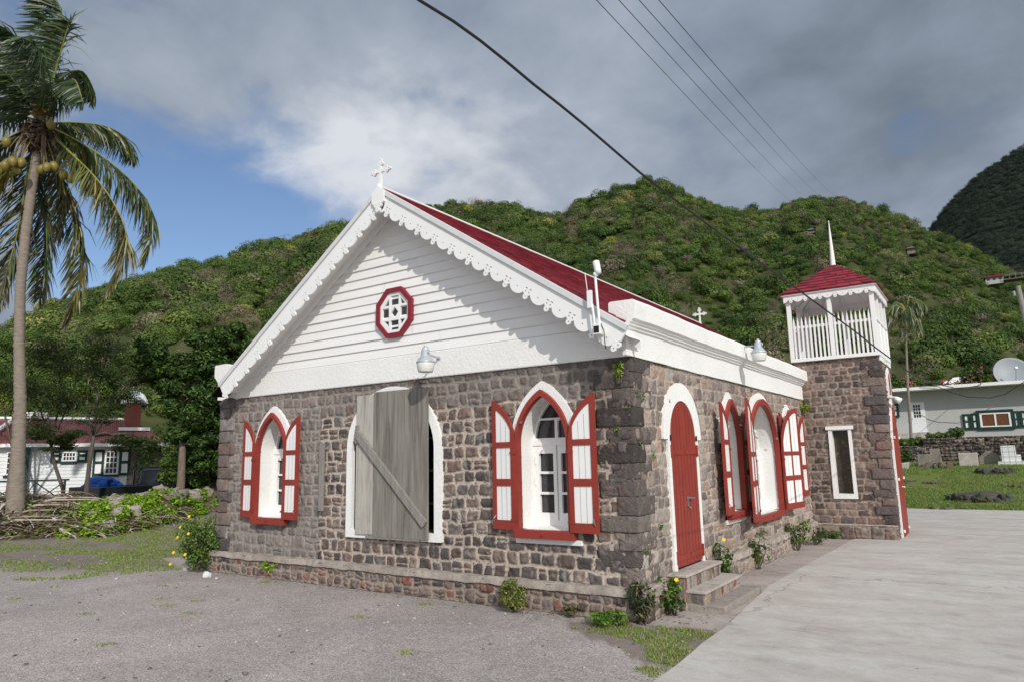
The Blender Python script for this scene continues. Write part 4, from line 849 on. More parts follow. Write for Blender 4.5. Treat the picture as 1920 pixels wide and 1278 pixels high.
# ================================================================== PLANTS
def leaves(n, cen, rad, size, cols, seed, droop=.0, shell=.35, up=.3, aspect=.5, bias=.8):
    rg = np.random.default_rng(seed); d = rg.standard_normal((n, 3)); d /= np.linalg.norm(d, axis=1)[:, None]; rr = (shell+(1-shell)*rg.random(n))**.6
    P = np.array(cen)+d*rr[:, None]*np.array(rad)
    nrm = d*bias+rg.standard_normal((n, 3))*.5; nrm[:, 2] += up; nrm /= np.linalg.norm(nrm, axis=1)[:, None]
    t = np.cross(nrm, rg.standard_normal((n, 3))); t[:, 2] -= droop; t -= nrm*(t*nrm).sum(1)[:, None]; t /= np.linalg.norm(t, axis=1)[:, None]; b = np.cross(nrm, t)
    s = size*rg.uniform(.6, 1.35, n)[:, None]; v = np.stack([P-t*s, P+b*s*aspect+nrm*s*.12, P+t*s, P-b*s*aspect+nrm*s*.12], 1)
    c = np.array(cols)[rg.integers(0, len(cols), n)]*rg.uniform(.65, 1.35, (n, 1)); return v.reshape(-1, 3), np.repeat(c, 4, 0)
class Leaf:
    def __init__(s): s.v = []; s.c = []
    def add(s, vc): s.v.append(vc[0]); s.c.append(vc[1])
    def build(s, name, parent=None, m='leaf'):
        V = np.vstack(s.v); return np_mesh(name, V, np.arange(len(V)).reshape(-1, 4), M[m], parent, np.vstack(s.c))
GD = [S(62, 88, 36), S(50, 76, 34), S(78, 104, 42), S(44, 66, 32), S(92, 118, 50)]
GM = [S(88, 112, 42), S(74, 98, 38), S(106, 128, 52), S(66, 88, 36)]
GL = [S(140, 172, 44), S(120, 156, 40), S(158, 186, 60), S(100, 136, 38)]
def tree(name, label, cat, base, h, crown, ls, nl, cols, seed, trunk=.12, lean=(0, 0), group=None, shell=.3, clump=(.55, .95), nb=None, m='bark', aspect=.5, vz=.75, bias=.8):
    """crown = list of (dx, dy, z, rx, rz) masses; each is filled with leaf clumps carried by limbs"""
    rg = random.Random(seed); t = thing(name, label, cat, base, group); b = Vector(base)
    mb = MB(); fork = b+Vector((lean[0]*.5, lean[1]*.5, h*.38)); mb.tube([b+Vector((0, 0, -.2)), b.lerp(fork, .3)+Vector((rg.uniform(-.08, .08), rg.uniform(-.08, .08), 0)), b.lerp(fork, .7)+Vector((rg.uniform(-.1, .1), 0, 0)), fork], [trunk*1.35, trunk, trunk*.85, trunk*.7], 9)
    L = Leaf(); k = 0
    for dx, dy, z, rx, rz in crown:
        c = b+Vector((dx, dy, z)); mid = fork.lerp(c, .5)+Vector((rg.uniform(-.3, .3), rg.uniform(-.3, .3), .2)); mb.tube([fork, mid, c+Vector((0, 0, rz*.3))], [trunk*.6, trunk*.4, trunk*.15], 6)
        ncl = max(3, int(rx*rx*rz*3.2/(.45**2)/2)) if nb is None else nb
        for q in range(ncl):
            d = Vector((rg.gauss(0, 1), rg.gauss(0, 1), rg.gauss(0, 1))).normalized()*rg.uniform(.45, 1.02); p = c+Vector((d.x*rx, d.y*rx, d.z*rz)); r = rg.uniform(*clump)*min(rx, rz)*.55
            if rg.random() < .5: mb.tube([c+(p-c)*.15, p], [trunk*.16, trunk*.05], 4)
            cc = [tuple(x*f for x in co) for co in cols for f in (rg.uniform(.7, 1.2),)]
            L.add(leaves(int(nl/len(crown)/ncl), p, (r, r, r*vz), ls, cc, seed*100+k, shell=shell, up=.45, aspect=aspect, bias=bias)); k += 1
    mb.build('trunk', M[m], t, True); L.build('crown', t); return t
# broad-leaved tree between cottage and church
b = PA(59.4, 26, .5)
U_ = Vector((math.cos(R_(58)), math.sin(R_(58)), 0)); W_ = Vector((-U_.y, U_.x, 0))     # across the view / away
def acr(a, d, z, rx, rz): v = U_*a+W_*d; return (v.x, v.y, z, rx, rz)
tree('broadleaf_tree', 'tall dark glossy broadleaf tree rising between red-roofed cottage and church gable', 'tree', b, 6.5,
     [acr(.2, 0, 3.6, .95, 1.2), acr(.3, .2, 2.6, .7, .8), acr(.9, .3, 3.0, 1.1, 1.2), acr(.2, 0, 4.7, 1.2, .95), acr(1.5, .6, 4.7, 1.2, 1.1), acr(2.4, 1.0, 5.5, 1.3, .9), acr(3.3, 1.2, 5.0, 1.2, 1.0), acr(1.9, .5, 3.2, 1.0, 1.3), acr(-.8, .3, 4.3, .6, .6), acr(1.0, .2, 5.5, .9, .7), acr(-1.0, .2, 5.0, .7, .6), acr(2.4, .4, 3.0, .9, 1.2), acr(1.0, .5, 1.7, .8, .8)], .075, 70000, GD, 5, trunk=.13, nb=13, aspect=.42)
tree('broadleaf_tree', 'smaller leafy tree with pink blossom beside the far left corner of church', 'tree', PA(57.6, 27.5, .5), 4,
     [acr(0, 0, 2.2, .9, 1.1), acr(-.6, 0, 1.4, .8, .8), acr(.3, 0, 3.2, .8, .8)], .075, 9000, [S(74, 100, 40), S(96, 120, 50), S(60, 84, 36)], 6, trunk=.07, nb=9)
# hedge row behind
for k, (az, d, h, lab) in enumerate([(62.3, 43, 2.6, 'light green bush behind chimney end of cottage'), (60.6, 41, 2.0, 'low bush just right of the cottage stone end'), (57.9, 33, 2.8, 'dense dark bush far behind the pickup, nearest the church corner'), (59.0, 35, 3.4, 'tall bush behind the tall broadleaf tree trunk'), (56.5, 30, 2.5, 'green bush half hidden behind the church left wall')]):
    tree('bush', lab, 'bush', PA(az, d, .5), h, [(0, 0, h*.5, h*.55, h*.5)], .09, 6000, GM if k % 2 else GD, 300+k, trunk=.05, nb=16)
# feathery thorn trees in front of the cottage
FE = [S(66, 82, 40), S(50, 66, 34), S(82, 96, 48)]
tree('thorn_tree', 'thin feathery-leaved tree with bent bare trunk in front of cottage middle window', 'tree', PA(66.35, 27, .5), 5.4,
     [acr(-.5, 0, 3.5, .75, .6), acr(-.9, .1, 2.5, .6, .45), acr(.1, 0, 4.6, .9, .7), acr(-.8, -.1, 4.9, .6, .5), acr(-1.5, 0, 3.9, .55, .5), acr(-.4, 0, 2.0, .55, .3)], .055, 15000, FE, 8, trunk=.06, lean=(-1.1, -.7), nb=12, m='trunkdark', aspect=.22, shell=.0, vz=.28, bias=.15, clump=(1.3, 2.3))
tree('thorn_tree', 'thin feathery-leaved tree with straight dark trunk nearest the cottage chimney', 'tree', PA(65.2, 26.5, .5), 6,
     [acr(.1, 0, 3.0, .6, .5), acr(.7, 0, 3.4, .55, .4), acr(-.2, .1, 4.4, .8, .6), acr(.4, 0, 5.3, .8, .6), acr(.9, 0, 2.1, .5, .3), acr(1.3, 0, 4.3, .5, .35), acr(-.6, 0, 2.3, .4, .35), acr(1.5, 0, 2.0, .4, .25)], .055, 16000, FE, 9, trunk=.075, lean=(.2, .1), nb=12, m='trunkdark', aspect=.22, shell=.0, vz=.28, bias=.15, clump=(1.3, 2.3))
tree('thorn_tree', 'feathery-leaved tree behind the coconut palm trunk left of cottage roof', 'tree', PA(69.6, 33, .5), 5.4,
     [acr(0, 0, 4.2, 1.2, .7), acr(-1.3, 0, 4.9, 1.0, .6), acr(1.2, .1, 5.2, 1.1, .6), acr(.1, .1, 6.2, 1.0, .6)], .06, 11000, GM, 10, trunk=.08, nb=12, aspect=.3, shell=.0, vz=.28, bias=.15, clump=(1.3, 2.3))
tree('thorn_tree', 'mid green feathery tree rising behind the cottage roof ridge', 'tree', PA(65.6, 42, .8), 7,
     [acr(-1.8, 0, 4.8, 1.6, 1.0), acr(0, 0, 5.2, 1.7, 1.1), acr(1.8, 0, 5.0, 1.4, 1.1), acr(.8, 0, 6.4, 1.3, .8)], .09, 16000, GM, 12, trunk=.12, nb=13, aspect=.35)
# coconut palm
def strip(Ps, wd, side, cols):             # a narrow bent leaf of two quads
    V = []
    for p, w_ in zip(Ps, wd): V += [p-side*w_, p+side*w_]
    return V
def frond(name, parent, pts, n, ll, wind, cols, seed, m='palmleaf', dens=1., rw=.022, fall=.75, stiff=.2):
    rg = np.random.default_rng(seed); pts = [np.array(p, float) for p in pts]
    P = np.array([np.array(Vector(p)) for p in pts]); t = np.linspace(0, len(P)-1, 60)
    def cr(u):
        i = int(min(u, len(P)-1.001)); f = u-i; p0 = P[max(i-1, 0)]; p1 = P[i]; p2 = P[i+1]; p3 = P[min(i+2, len(P)-1)]
        return .5*((2*p1)+(-p0+p2)*f+(2*p0-5*p1+4*p2-p3)*f*f+(-p0+3*p1-3*p2+p3)*f**3)
    C = np.array([cr(u) for u in t]); V = []; K = []; Fq = []
    mb = MB(); mb.tube([tuple(c) for c in C[::4]]+[tuple(C[-1])], list(np.linspace(rw*1.6, rw*.3, len(C[::4])+1)), 5, c=S(150, 150, 72)); V = list(map(np.array, mb.v)); K = [np.array(c) for c in mb.c]; faces = [f for f in mb.f if len(f) == 4]
    wind = np.array(wind, float); view = np.array(fw)
    for i in range(n):
        u = .1+.9*(i/n); c = cr(u*(len(P)-1)); tg = cr(min(u*(len(P)-1)+.05, len(P)-1.001))-cr(max(u*(len(P)-1)-.05, 0)); tg /= np.linalg.norm(tg)+1e-9
        L = ll*(math.sin(math.pi*min(max(u*.93+.05, 0), 1))**.6)*rg.uniform(.8, 1.12)
        sd0 = np.cross(tg, [0, 0, 1]); 
        if np.linalg.norm(sd0) < .2: sd0 = np.cross(tg, view)
        sd0 /= np.linalg.norm(sd0)
        for s in (-1, 1):
            if rg.random() > dens: continue
            d = sd0*s*.55+tg*.45+np.array([0, 0, -fall])*rg.uniform(.6, 1.2)+wind*rg.uniform(.6, 1.2)+rg.standard_normal(3)*.13; d /= np.linalg.norm(d)
            d2 = d+np.array([0, 0, -.35-fall*.3])+wind*.4; d2 /= np.linalg.norm(d2)
            w_ = np.cross(d, view+rg.standard_normal(3)*.5); w_ /= np.linalg.norm(w_)+1e-9
            col = np.array(cols[rg.integers(0, len(cols))])*rg.uniform(.6, 1.3); p1 = c+d*L*.5; p2 = p1+d2*L*.5; hw_ = .021*rg.uniform(.7, 1.2); b0 = len(V)
            V += [c-w_*hw_*.6, c+w_*hw_*.6, p1+w_*hw_, p1-w_*hw_, p2+w_*hw_*.2, p2-w_*hw_*.2]; K += [col]*4+[col*1.05]*2; faces += [[b0, b0+1, b0+2, b0+3], [b0+3, b0+2, b0+4, b0+5]]
    return np_mesh(name, np.array(V), np.array(faces), M[m], parent, np.array(K))
PB = G(30, 1003, .1); PD = (PB-CAM).xy.length
def PP(px, py, dd=0.):                      # a point of the palm's own upright plane, dd metres behind it
    d = dirv(px, py); h = math.hypot(d.x, d.y); t = (PD+dd)/h; return CAM+d*t
palm = thing('coconut_palm', 'tall wind-blown coconut palm with ringed grey trunk and yellow-green coconuts', 'palm tree', PB)
tp = [PP(30, 1012), PP(28, 960), PP(33, 880), PP(38, 760), PP(36, 640), PP(38, 540), PP(48, 440), PP(60, 350), PP(72, 270), PP(78, 215)]
TT = []; TRr = []
rad = [.34, .22, .17, .145, .128, .124, .12, .12, .115, .10]
for k in range(len(tp)-1):
    for j in range(20): f = j/20; TT.append(tp[k].lerp(tp[k+1], f)); r = rad[k]+(rad[k+1]-rad[k])*f; TRr.append(r*(1+.05*((j % 2)*2-1)+.03*random.uniform(-1, 1)))
mb = MB(); mb.tube(TT, TRr, 14); mb.build('trunk', M['palmbark'], palm, True)
GP = [S(52, 74, 34), S(40, 60, 30), S(66, 88, 40), S(34, 50, 28), S(88, 104, 52)]; GPd = GP+[S(120, 116, 52), S(108, 96, 56)]; GY = [S(120, 118, 52), S(98, 100, 44), S(142, 128, 70), S(84, 92, 40)]; GB = [S(104, 88, 56), S(84, 78, 44), S(128, 108, 76), S(70, 66, 40)]
Wd = -np.array(rt)
fl_ = [([(82, 215, 0), (100, 130, .2), (118, 60, .4), (108, 5, .6), (60, -20, .8)], 1.1, GP, .25), ([(80, 215, 0), (88, 120, .5), (95, 60, .9), (70, 0, 1.2)], 1.0, GP, .3),
       ([(74, 215, 0), (60, 130, -.3), (30, 70, -.8), (-30, 40, -1.2)], 1.0, GP, .3), ([(72, 215, 0), (50, 150, .4), (10, 100, .9), (-60, 90, 1.2)], 1.0, GP, .35), ([(70, 218, 0), (40, 170, -.3), (0, 130, -.6), (-70, 130, -.9)], .95, GP, .4),
       ([(68, 220, 0), (30, 195, .3), (-20, 180, .7), (-80, 200, .9)], .95, GP, .5), ([(84, 214, 0), (110, 150, 1.0), (150, 132, 2.0), (172, 160, 2.6), (176, 185, 2.8)], .85, GP+[S(150, 160, 90)], .7), ([(88, 216, 0), (118, 165, -.8), (140, 150, -1.8), (155, 190, -2.6)], .8, GP, .8),
       ([(84, 212, 0), (105, 130, -.4), (122, 70, -.9), (130, 40, -1.2)], .8, GP, .1), ([(78, 214, 0), (82, 140, -1.2), (70, 90, -2.4), (40, 70, -3.2)], 1.0, GP, .3),
       ([(92, 232, 0), (140, 230, .6), (200, 238, 1.2), (238, 262, 1.7), (250, 300, 2.0)], .95, GPd, .8), ([(96, 240, 0), (140, 262, .3), (200, 300, .5), (255, 350, .7), (288, 410, .8), (268, 492, .9)], .95, GY+GP, .8), ([(92, 250, 0), (130, 285, -.5), (185, 340, -1.), (228, 410, -1.3), (236, 470, -1.4), (203, 545, -1.5)], .95, GY+GP+GB, .8),
       ([(88, 262, 0), (108, 320, .4), (135, 380, .8), (152, 450, 1.), (150, 520, 1.1), (124, 606, 1.2)], .9, GY+GP+GB, .7), ([(74, 268, .2), (72, 350, .8), (84, 420, 1.1), (84, 500, 1.3), (74, 560, 1.4)], .8, GB+GP, .5),
       ([(66, 262, 0), (50, 330, .5), (36, 420, .9), (16, 500, 1.1), (-6, 580, 1.2)], .85, GP+GB, .6), ([(50, 280, 0), (20, 310, .2), (-6, 350, .3), (-30, 400, .4), (-40, 440, .4)], .8, [S(190, 160, 40), S(150, 140, 50), S(120, 120, 50)], .6), ([(60, 240, 0), (20, 260, .4), (-30, 290, .8), (-70, 340, 1.)], .8, GPd, .6),
       ([(86, 235, 0), (130, 250, 2.2), (165, 300, 3.4), (175, 360, 3.9)], .8, GPd, .8), ([(66, 225, 0), (20, 215, 1.4), (-30, 230, 2.4), (-70, 270, 3.)], .9, GP, .6), ([(80, 250, .2), (100, 300, 1.6), (112, 370, 2.4), (108, 450, 2.7)], .75, GB, .6)]
for k, (pp, ll, cc, fall) in enumerate(fl_):
    frond('frond', palm, [PP(a, b_, d) for a, b_, d in pp], 150 if len(pp) > 4 else 120, ll*(1.0 if pp[-1][1] < 330 else 1.25), Wd*(.75 if pp[-1][1] < 250 else .28), cc, 500+k, fall=fall)
rg = random.Random(4)
for k in range(22):                          # old leaf bases and hanging boots
    a = rg.uniform(0, 6.28); mb = MB(); c0 = PP(76+8*math.cos(a), 240+rg.uniform(-14, 14), .15*math.sin(a)); x = 70+rg.uniform(26, 44)*math.cos(a); c1 = PP(76+(x-70)*.7, 248+rg.uniform(-5, 20), .4*math.sin(a)); c2 = PP(70+(x-70)*1.25, 285+rg.uniform(0, 50), .7*math.sin(a))
    mb.tube([c0, c1, c2], [.035, .045, .015], 5, c=rg.choice([S(150, 140, 130), S(186, 182, 176), S(120, 100, 84), S(96, 80, 68)])); mb.build('leaf_base', M['dry'], palm, attr=True)
mb = MB(); L = Leaf(); L.add(leaves(500, PP(80, 210), (.3, .3, .28), .11, [S(170, 130, 50), S(150, 110, 44), S(120, 96, 60)], 91, aspect=.09)); L.build('flower_spray', palm, 'dry')
L = Leaf(); L.add(leaves(1500, PP(72, 258), (.42, .42, .5), .17, [S(96, 80, 66), S(120, 104, 90), S(74, 60, 50)], 92, aspect=.12, droop=1.)); L.build('fibre', palm, 'dry')
CO = bpy.data.materials.new('coconut'); CO.use_nodes = True; CO.node_tree.nodes['Principled BSDF'].inputs['Base Color'].default_value = (*S(122, 108, 46), 1); CO.node_tree.nodes['Principled BSDF'].inputs['Roughness'].default_value = .45
for k, (x, y, d) in enumerate([(24, 303, -.3), (40, 305, -.25), (88, 314, -.35), (101, 312, -.3), (78, 318, -.2), (119, 328, -.2), (133, 335, -.1), (12, 267, -.2), (95, 234, -.3), (137, 297, .1), (10, 312, 0), (32, 318, -.1)]):
    c = PP(x, y, d-.42); mb = MB(); mb.lathe([(0, -.145), (.07, -.12), (.108, -.045), (.112, .03), (.085, .10), (.035, .135), (0, .14)], Matrix.Translation(c) @ Matrix.Rotation(rg.uniform(-.4, .4), 4, 'X') @ Matrix.Rotation(rg.uniform(-.4, .4), 4, 'Y'), 14); mb.tube([c+Vector((0, 0, .12)), c.lerp(PP(76, 232), .5)+Vector((0, 0, .1)), PP(76, 232)], .010, 4); mb.build('coconut', CO, palm, True)
# thin palm on the right
b = PA(4.84, 44, 1.15); fp = thing('fan_palm', 'slender tall palm with thin leaning trunk and ragged head beside the bell tower', 'palm tree', b)
pts = [PA(4.84, 44, .9), PA(4.66, 44, 3.2), PA(4.55, 44, 5.4), PA(4.35, 44, 7.6), PA(4.12, 44, 9.4)]
TT = []
for k in range(4): TT += [pts[k].lerp(pts[k+1], j/6) for j in range(6)]
mb = MB(); mb.tube(TT+[pts[4]], [.085-.035*i/24 for i in range(25)], 9); mb.build('trunk', M['palmbark'], fp, True)
ctr = pts[4]; rg = random.Random(12)
for k in range(22):
    a = rg.uniform(0, 6.28); e = rg.uniform(-.9, 1.2); L_ = rg.uniform(.8, 1.35); d = Vector((math.cos(a)*math.cos(e), math.sin(a)*math.cos(e), math.sin(e))); q = ctr+d*L_*.55; en = q+d*L_*.5+Vector((-.1, 0, -.75)); frond('frond', fp, [ctr, q+Vector((0, 0, .12)), en], 22, .75, (-.2, 0, -.2), GP+[S(150, 150, 104), S(168, 160, 110)], 700+k, fall=.8, rw=.02)
# plants against the church
def potplant(name, label, cat, base, h, r, ls, nl, cols, seed, flowers=(), stems=7, aspect=.42, droop=0., m='leaf', spread=1., fm='flower'):
    rg = random.Random(seed); t = thing(name, label, cat, base); b = Vector(base); mb = MB(); L = Leaf()
    for k in range(stems):
        a = rg.uniform(0, 6.28); q = b+Vector((math.cos(a)*r*rg.uniform(.2, .9)*spread, math.sin(a)*r*rg.uniform(.2, .9)*spread, h*rg.uniform(.35, .98))); mid = b.lerp(q, .5)+Vector((rg.uniform(-.05, .05), rg.uniform(-.05, .05), .04)); mb.tube([b+Vector((rg.uniform(-.03, .03), rg.uniform(-.03, .03), -.03)), mid, q], [.009, .007, .003], 5)
        L.add(leaves(nl*2//stems//3, q.lerp(mid, .2), (r*.38, r*.38, h*.2), ls, cols, seed*31+k, droop=droop, aspect=aspect, shell=.05)); L.add(leaves(nl//stems//3, mid.lerp(b, .25), (r*.4, r*.4, h*.2), ls, cols, seed*37+k, droop=droop, aspect=aspect, shell=.05))
    mb.build('stem', M['trunkdark'], t); L.build('foliage', t, m)
    for k, (x, y, z) in enumerate(flowers):
        c = b+Vector((x, y, z)); mb = MB()
        for q in range(5): a = q*1.2566+k; mb.add([(0, 0, 0), (.02*math.cos(a-.6), .02*math.sin(a-.6), .008), (.03*math.cos(a), .03*math.sin(a), .009), (.02*math.cos(a+.6), .02*math.sin(a+.6), .008)], [(0, 1, 2, 3)], Matrix.Translation(c) @ Matrix.Rotation(1.1, 4, Vector((.8, .5, 0))))
        mb.build('flower', M[fm], t)
    return t
DKG = [S(56, 82, 34), S(44, 68, 30), S(74, 98, 44), S(96, 116, 56)]
potplant('flowering_bush', 'leafy waist-high bush with yellow flowers at the left front corner of the church', 'bush', Vector((-7.92, -.2, 0)), .86, .40, .030, 3600, [S(78, 108, 44), S(62, 90, 38), S(96, 124, 54), S(124, 142, 70)], 21, [(-.02, -.2, .92), (-.42, -.1, .72), (.0, -.40, .60), (-.05, -.42, .36), (.22, -.38, .34), (-.5, -.2, .12), (.2, -.33, .66)], stems=22)
potplant('vine', 'bright green creeper climbing the plinth right of the corner bush', 'vine', G(527, 1080)+Vector((0, -.12, 0)), .34, .25, .028, 420, GL, 22, stems=6)
potplant('ivy_clump', 'rounded yellow-green clump growing against the plinth under the right front window', 'plant', G(968, 1145)+Vector((0, -.06, 0)), .36, .20, .017, 3000, [S(140, 146, 70), S(110, 124, 52), S(80, 100, 44), S(160, 158, 100)], 23, stems=18, aspect=.45)
potplant('weed', 'small reddish-green weed on the gravel between the two clumps', 'plant', G(1075, 1156)+Vector((0, -.03, 0)), .13, .12, .022, 200, [S(110, 100, 54), S(84, 92, 44)], 24, stems=6)
potplant('weed', 'low bright weed patch at the foot of the near corner', 'plant', G(1140, 1172), .14, .24, .022, 900, [S(92, 132, 44), S(74, 110, 38), S(120, 150, 60)], 25, stems=16)
potplant('dark_plant', 'drooping dark purple-green plant at the near church corner', 'plant', G(1206, 1170), .40, .17, .05, 460, [S(62, 78, 50), S(78, 92, 60), S(66, 54, 58), S(128, 128, 84)], 26, stems=12, aspect=.22, droop=1.6)
potplant('daisy_plant', 'green plant with orange flower left of the stone steps', 'plant', Vector((.17, .42, 0)), .44, .22, .032, 420, DKG+[S(120, 150, 60)], 27, [(.08, -.05, .40)], stems=9)
potplant('daisy_plant', 'green plant with yellow flower right of the stone steps', 'plant', Vector((.16, 2.28, 0)), .62, .18, .032, 420, DKG+[S(120, 150, 60)], 28, [(.06, -.1, .64)], stems=9)
potplant('daisy_plant', 'leafy plant rooted in the plinth below the wide side window', 'plant', Vector((.14, 4.0, .05)), .55, .26, .034, 330, DKG, 29, stems=8); potplant('daisy_plant', 'sprawling plant on the plinth before the tower', 'plant', Vector((.2, 6.4, .05)), .5, .3, .034, 330, DKG+GL[:1], 30, stems=9)
potplant('daisy_plant', 'plant sprig leaning out over the paving nearest the tower', 'plant', Vector((.3, 7.4, .0)), .35, .3, .034, 220, DKG, 31, stems=7); potplant('grass_tuft', 'green tuft at the foot of the tower plinth', 'plant', Vector((.45, 8.52, 0)), .16, .14, .03, 260, [S(100, 140, 50), S(80, 118, 44)], 32, stems=10, aspect=.2)
potplant('fern', 'yellow-green fern hanging where the side wall meets tower', 'fern', Vector((.06, 8.5, 2.55)), .32, .18, .04, 420, GL+[S(170, 150, 60)], 33, stems=10, aspect=.25, droop=.6); potplant('fern', 'small fern growing on left edge of the front wall', 'fern', Vector((-7.72, -.03, 1.02)), .24, .14, .03, 300, GL+[S(150, 130, 60)], 34, stems=9, aspect=.2)
potplant('fern', 'little fern under the right end of the carved bargeboard', 'fern', Vector((-.12, -.04, 2.60)), .2, .09, .026, 150, GL, 35, stems=5, aspect=.3)
for k, (x, y, z) in enumerate([(.01, .10, 2.45), (-.05, -.02, 2.32), (.03, .22, 2.42), (-.18, -.03, 2.05), (.03, .05, 1.9), (.03, .1, .72), (.03, .55, .95), (.02, .45, 1.75), (.03, 4.5, 2.5), (.03, 1.0, 2.4)]):
    L = Leaf(); L.add(leaves(26, (x, y, z), (.035, .035, .05), .016, GL+DKG, 800+k)); tag(L.build('wall_weed'), 'tiny green weed sprouting from a joint of the church masonry', 'plant', 'weeds in the stone joints')
# grass, pebbles
def grass(name, label, n, sampler, h, cols, seed, wd=.004):
    rg = np.random.default_rng(seed); xy = sampler(rg, n); n = len(xy); z = gz(xy[:, 0], xy[:, 1])+0.; k = 3; P = np.repeat(np.c_[xy, z], k, 0); N_ = len(P); P[:, :2] += rg.standard_normal((N_, 2))*.012
    a = rg.uniform(0, 6.28, N_); hh = h*rg.uniform(.4, 1.3, N_); ln = rg.uniform(.1, .9, N_)*hh; d = np.c_[np.cos(a), np.sin(a), 0*a]; s = np.c_[-np.sin(a), np.cos(a), 0*a]*wd*rg.uniform(.7, 1.5, (N_, 1)); t = P+d*ln[:, None]+np.c_[0*a, 0*a, hh]; mdl = P+d*ln[:, None]*.3+np.c_[0*a, 0*a, hh*.6]
    V = np.stack([P-s, P+s, mdl+s*.8, mdl-s*.8, t+s*.1, t-s*.1], 1).reshape(-1, 3); b0 = np.arange(N_)*6; Fq = np.concatenate([np.stack([b0, b0+1, b0+2, b0+3], -1), np.stack([b0+3, b0+2, b0+4, b0+5], -1)])
    c = np.repeat(np.array(cols)[rg.integers(0, len(cols), N_)]*rg.uniform(.7, 1.3, (N_, 1)), 6, 0); tag(np_mesh(name, V, Fq, M['leaf'], None, c), label, 'grass', kind='stuff')
GG = [S(124, 150, 58), S(100, 128, 48), S(146, 162, 76), S(162, 160, 104)]
def smp_left(rg, n):
    x = rg.uniform(-24, -7.6, n); y = rg.uniform(-4, 6, n); lim = LIM(x); k = (y > lim-.3) & (fbm(x, y, 9, 1.3, 4) > .50-.12*sstep(0, 3, y-lim)); return np.c_[x, y][k]
def smp_corner(rg, n):
    x = rg.uniform(-1.1, 1.0, n); y = rg.uniform(-1.9, .02, n); cp = [(-.75, -.3), (.05, -.12), (.84, -.02), (.9, -.8), (.86, -1.75), (.6, -1.6), (.5, -1.0), (.15, -.7), (-.3, -.75), (-.7, -.55)]; k = in_poly(x, y, cp) & (fbm(x, y, 19, 3.3, 4) > .47); return np.c_[x, y][k]
def smp_right(rg, n):
    x = rg.uniform(-5, 16, n); y = 17.35+23*rg.random(n)**1.6; k = fbm(x, y, 29, .6, 4) > .34; return np.c_[x, y][k]
def smp_scatter(rg, n):
    c = rg.uniform((-14, -5.5), (2.0, -.1), (46, 2)); c = c[(c[:, 0] < .8)]; p = c[rg.integers(0, len(c), n)]+rg.standard_normal((n, 2))*np.array([.07, .045]); return p[p[:, 0] < .88]
grass('grass', 'thin patchy grass on the yard left of the church', 75000, smp_left, .03, GG, 1, .005); grass('grass', 'green grass patch at the near corner beside the driveway edge', 7000, smp_corner, .02, GG+[S(150, 150, 80), S(110, 140, 50)], 2, .0035); grass('grass', 'mown green lawn among the graves beyond the driveway', 60000, smp_right, .06, [S(110, 136, 58), S(96, 122, 52), S(128, 148, 70), S(140, 140, 90)], 3, .008)
grass('grass', 'stray weed tufts scattered over the gravel', 1300, smp_scatter, .014, GG, 4, .0035)
pl = []; rg = np.random.default_rng(77)
for k in range(420):
    x, y = rg.uniform(-14, .8), rg.uniform(-6, 0); s = rg.uniform(.010, .026)*(1.8 if k < 16 else 1); pl.append(rock((x, y, s*.25), (s*1.4, s, s*.7), k, rg.uniform(0, 3), n=2, col=S(*((190, 184, 178) if k % 3 else (120, 112, 108)))))
tag(rocks('pebbles', pl), 'pale loose pebbles on the gravel', 'pebbles', kind='stuff')

L = Leaf(); rg = np.random.default_rng(5)
for k in range(150):
    if k < 90: x, y = rg.uniform(-7.6, .1), -.12-abs(rg.normal(0, .10))
    elif k < 130: x, y = .12+abs(rg.normal(0, .12)), rg.uniform(2.2, 8.4)
    else: x, y = rg.uniform(.1, .6), rg.uniform(.05, .6)
    L.add(leaves(int(rg.integers(2, 7)), (x, y, .018), (.09, .05, .006), .014, [S(120, 96, 66), S(142, 120, 84), S(96, 84, 56), S(150, 140, 96)], 5000+k, up=3., shell=0))
tag(L.build('leaf_litter', m='dry'), 'dry brown leaves lying along the foot of the church walls', 'leaf litter', kind='stuff')
# ================================================================== COTTAGE
def lframe(az, dist, z=0., yaw=0.):        # local x to the right, y away from camera, z up
    p = PA(az, dist, z); a = R_(az+yaw); r = Vector((math.cos(a), math.sin(a), 0)); f = Vector((-math.sin(a), math.cos(a), 0))
    return Matrix(((r.x, f.x, 0, p.x), (r.y, f.y, 0, p.y), (0, 0, 1, z), (0, 0, 0, 1))), p
Mc, p = lframe(66, 36, .35); cot = thing('cottage', 'white clapboard cottage with red corrugated roof, green shutters and brick chimney', 'house', p)
def lx(px): return (66-0)*0+36*math.tan(R_(66-0)-R_(math.degrees(math.atan2(-(dirv(px, 900)).x, (dirv(px, 900)).y))))
X0, XS, XE = lx(-60), lx(237), lx(299); E0 = 2.45; RH = 3.62
mb = MB()
for k in range(17): z = k*.148; mb.add([(X0, -.03, z), (XS, -.03, z), (XS, -.004, z+.15), (X0, -.004, z+.15), (X0, 0, z), (XS, 0, z)], [(0, 1, 2, 3), (0, 1, 5, 4)], Mc)
mb.build('clapboard_wall', M['wall_house'], cot)
pM = Mc @ Vector((XS, 0, 0)); ux = Mc.to_3x3() @ Vector((1, 0, 0)); un_ = Mc.to_3x3() @ Vector((0, -1, 0))
stone_wall('stone_wall', cot, tuple(pM), tuple(ux), tuple(un_), XE-XS, 2.25, .05, 61, rows=(.2, .32), wid=(.2, .45), pal=[S(120, 112, 104), S(104, 96, 90), S(134, 124, 114), S(92, 86, 82)], mort=S(128, 120, 112), depth=.03, joint=.01, pebble=0)
mb = MB(); mb.box(XS, XE, -.01, .02, 2.2, 2.42, Mc); mb.build('eave_beam', M['dark'], cot)
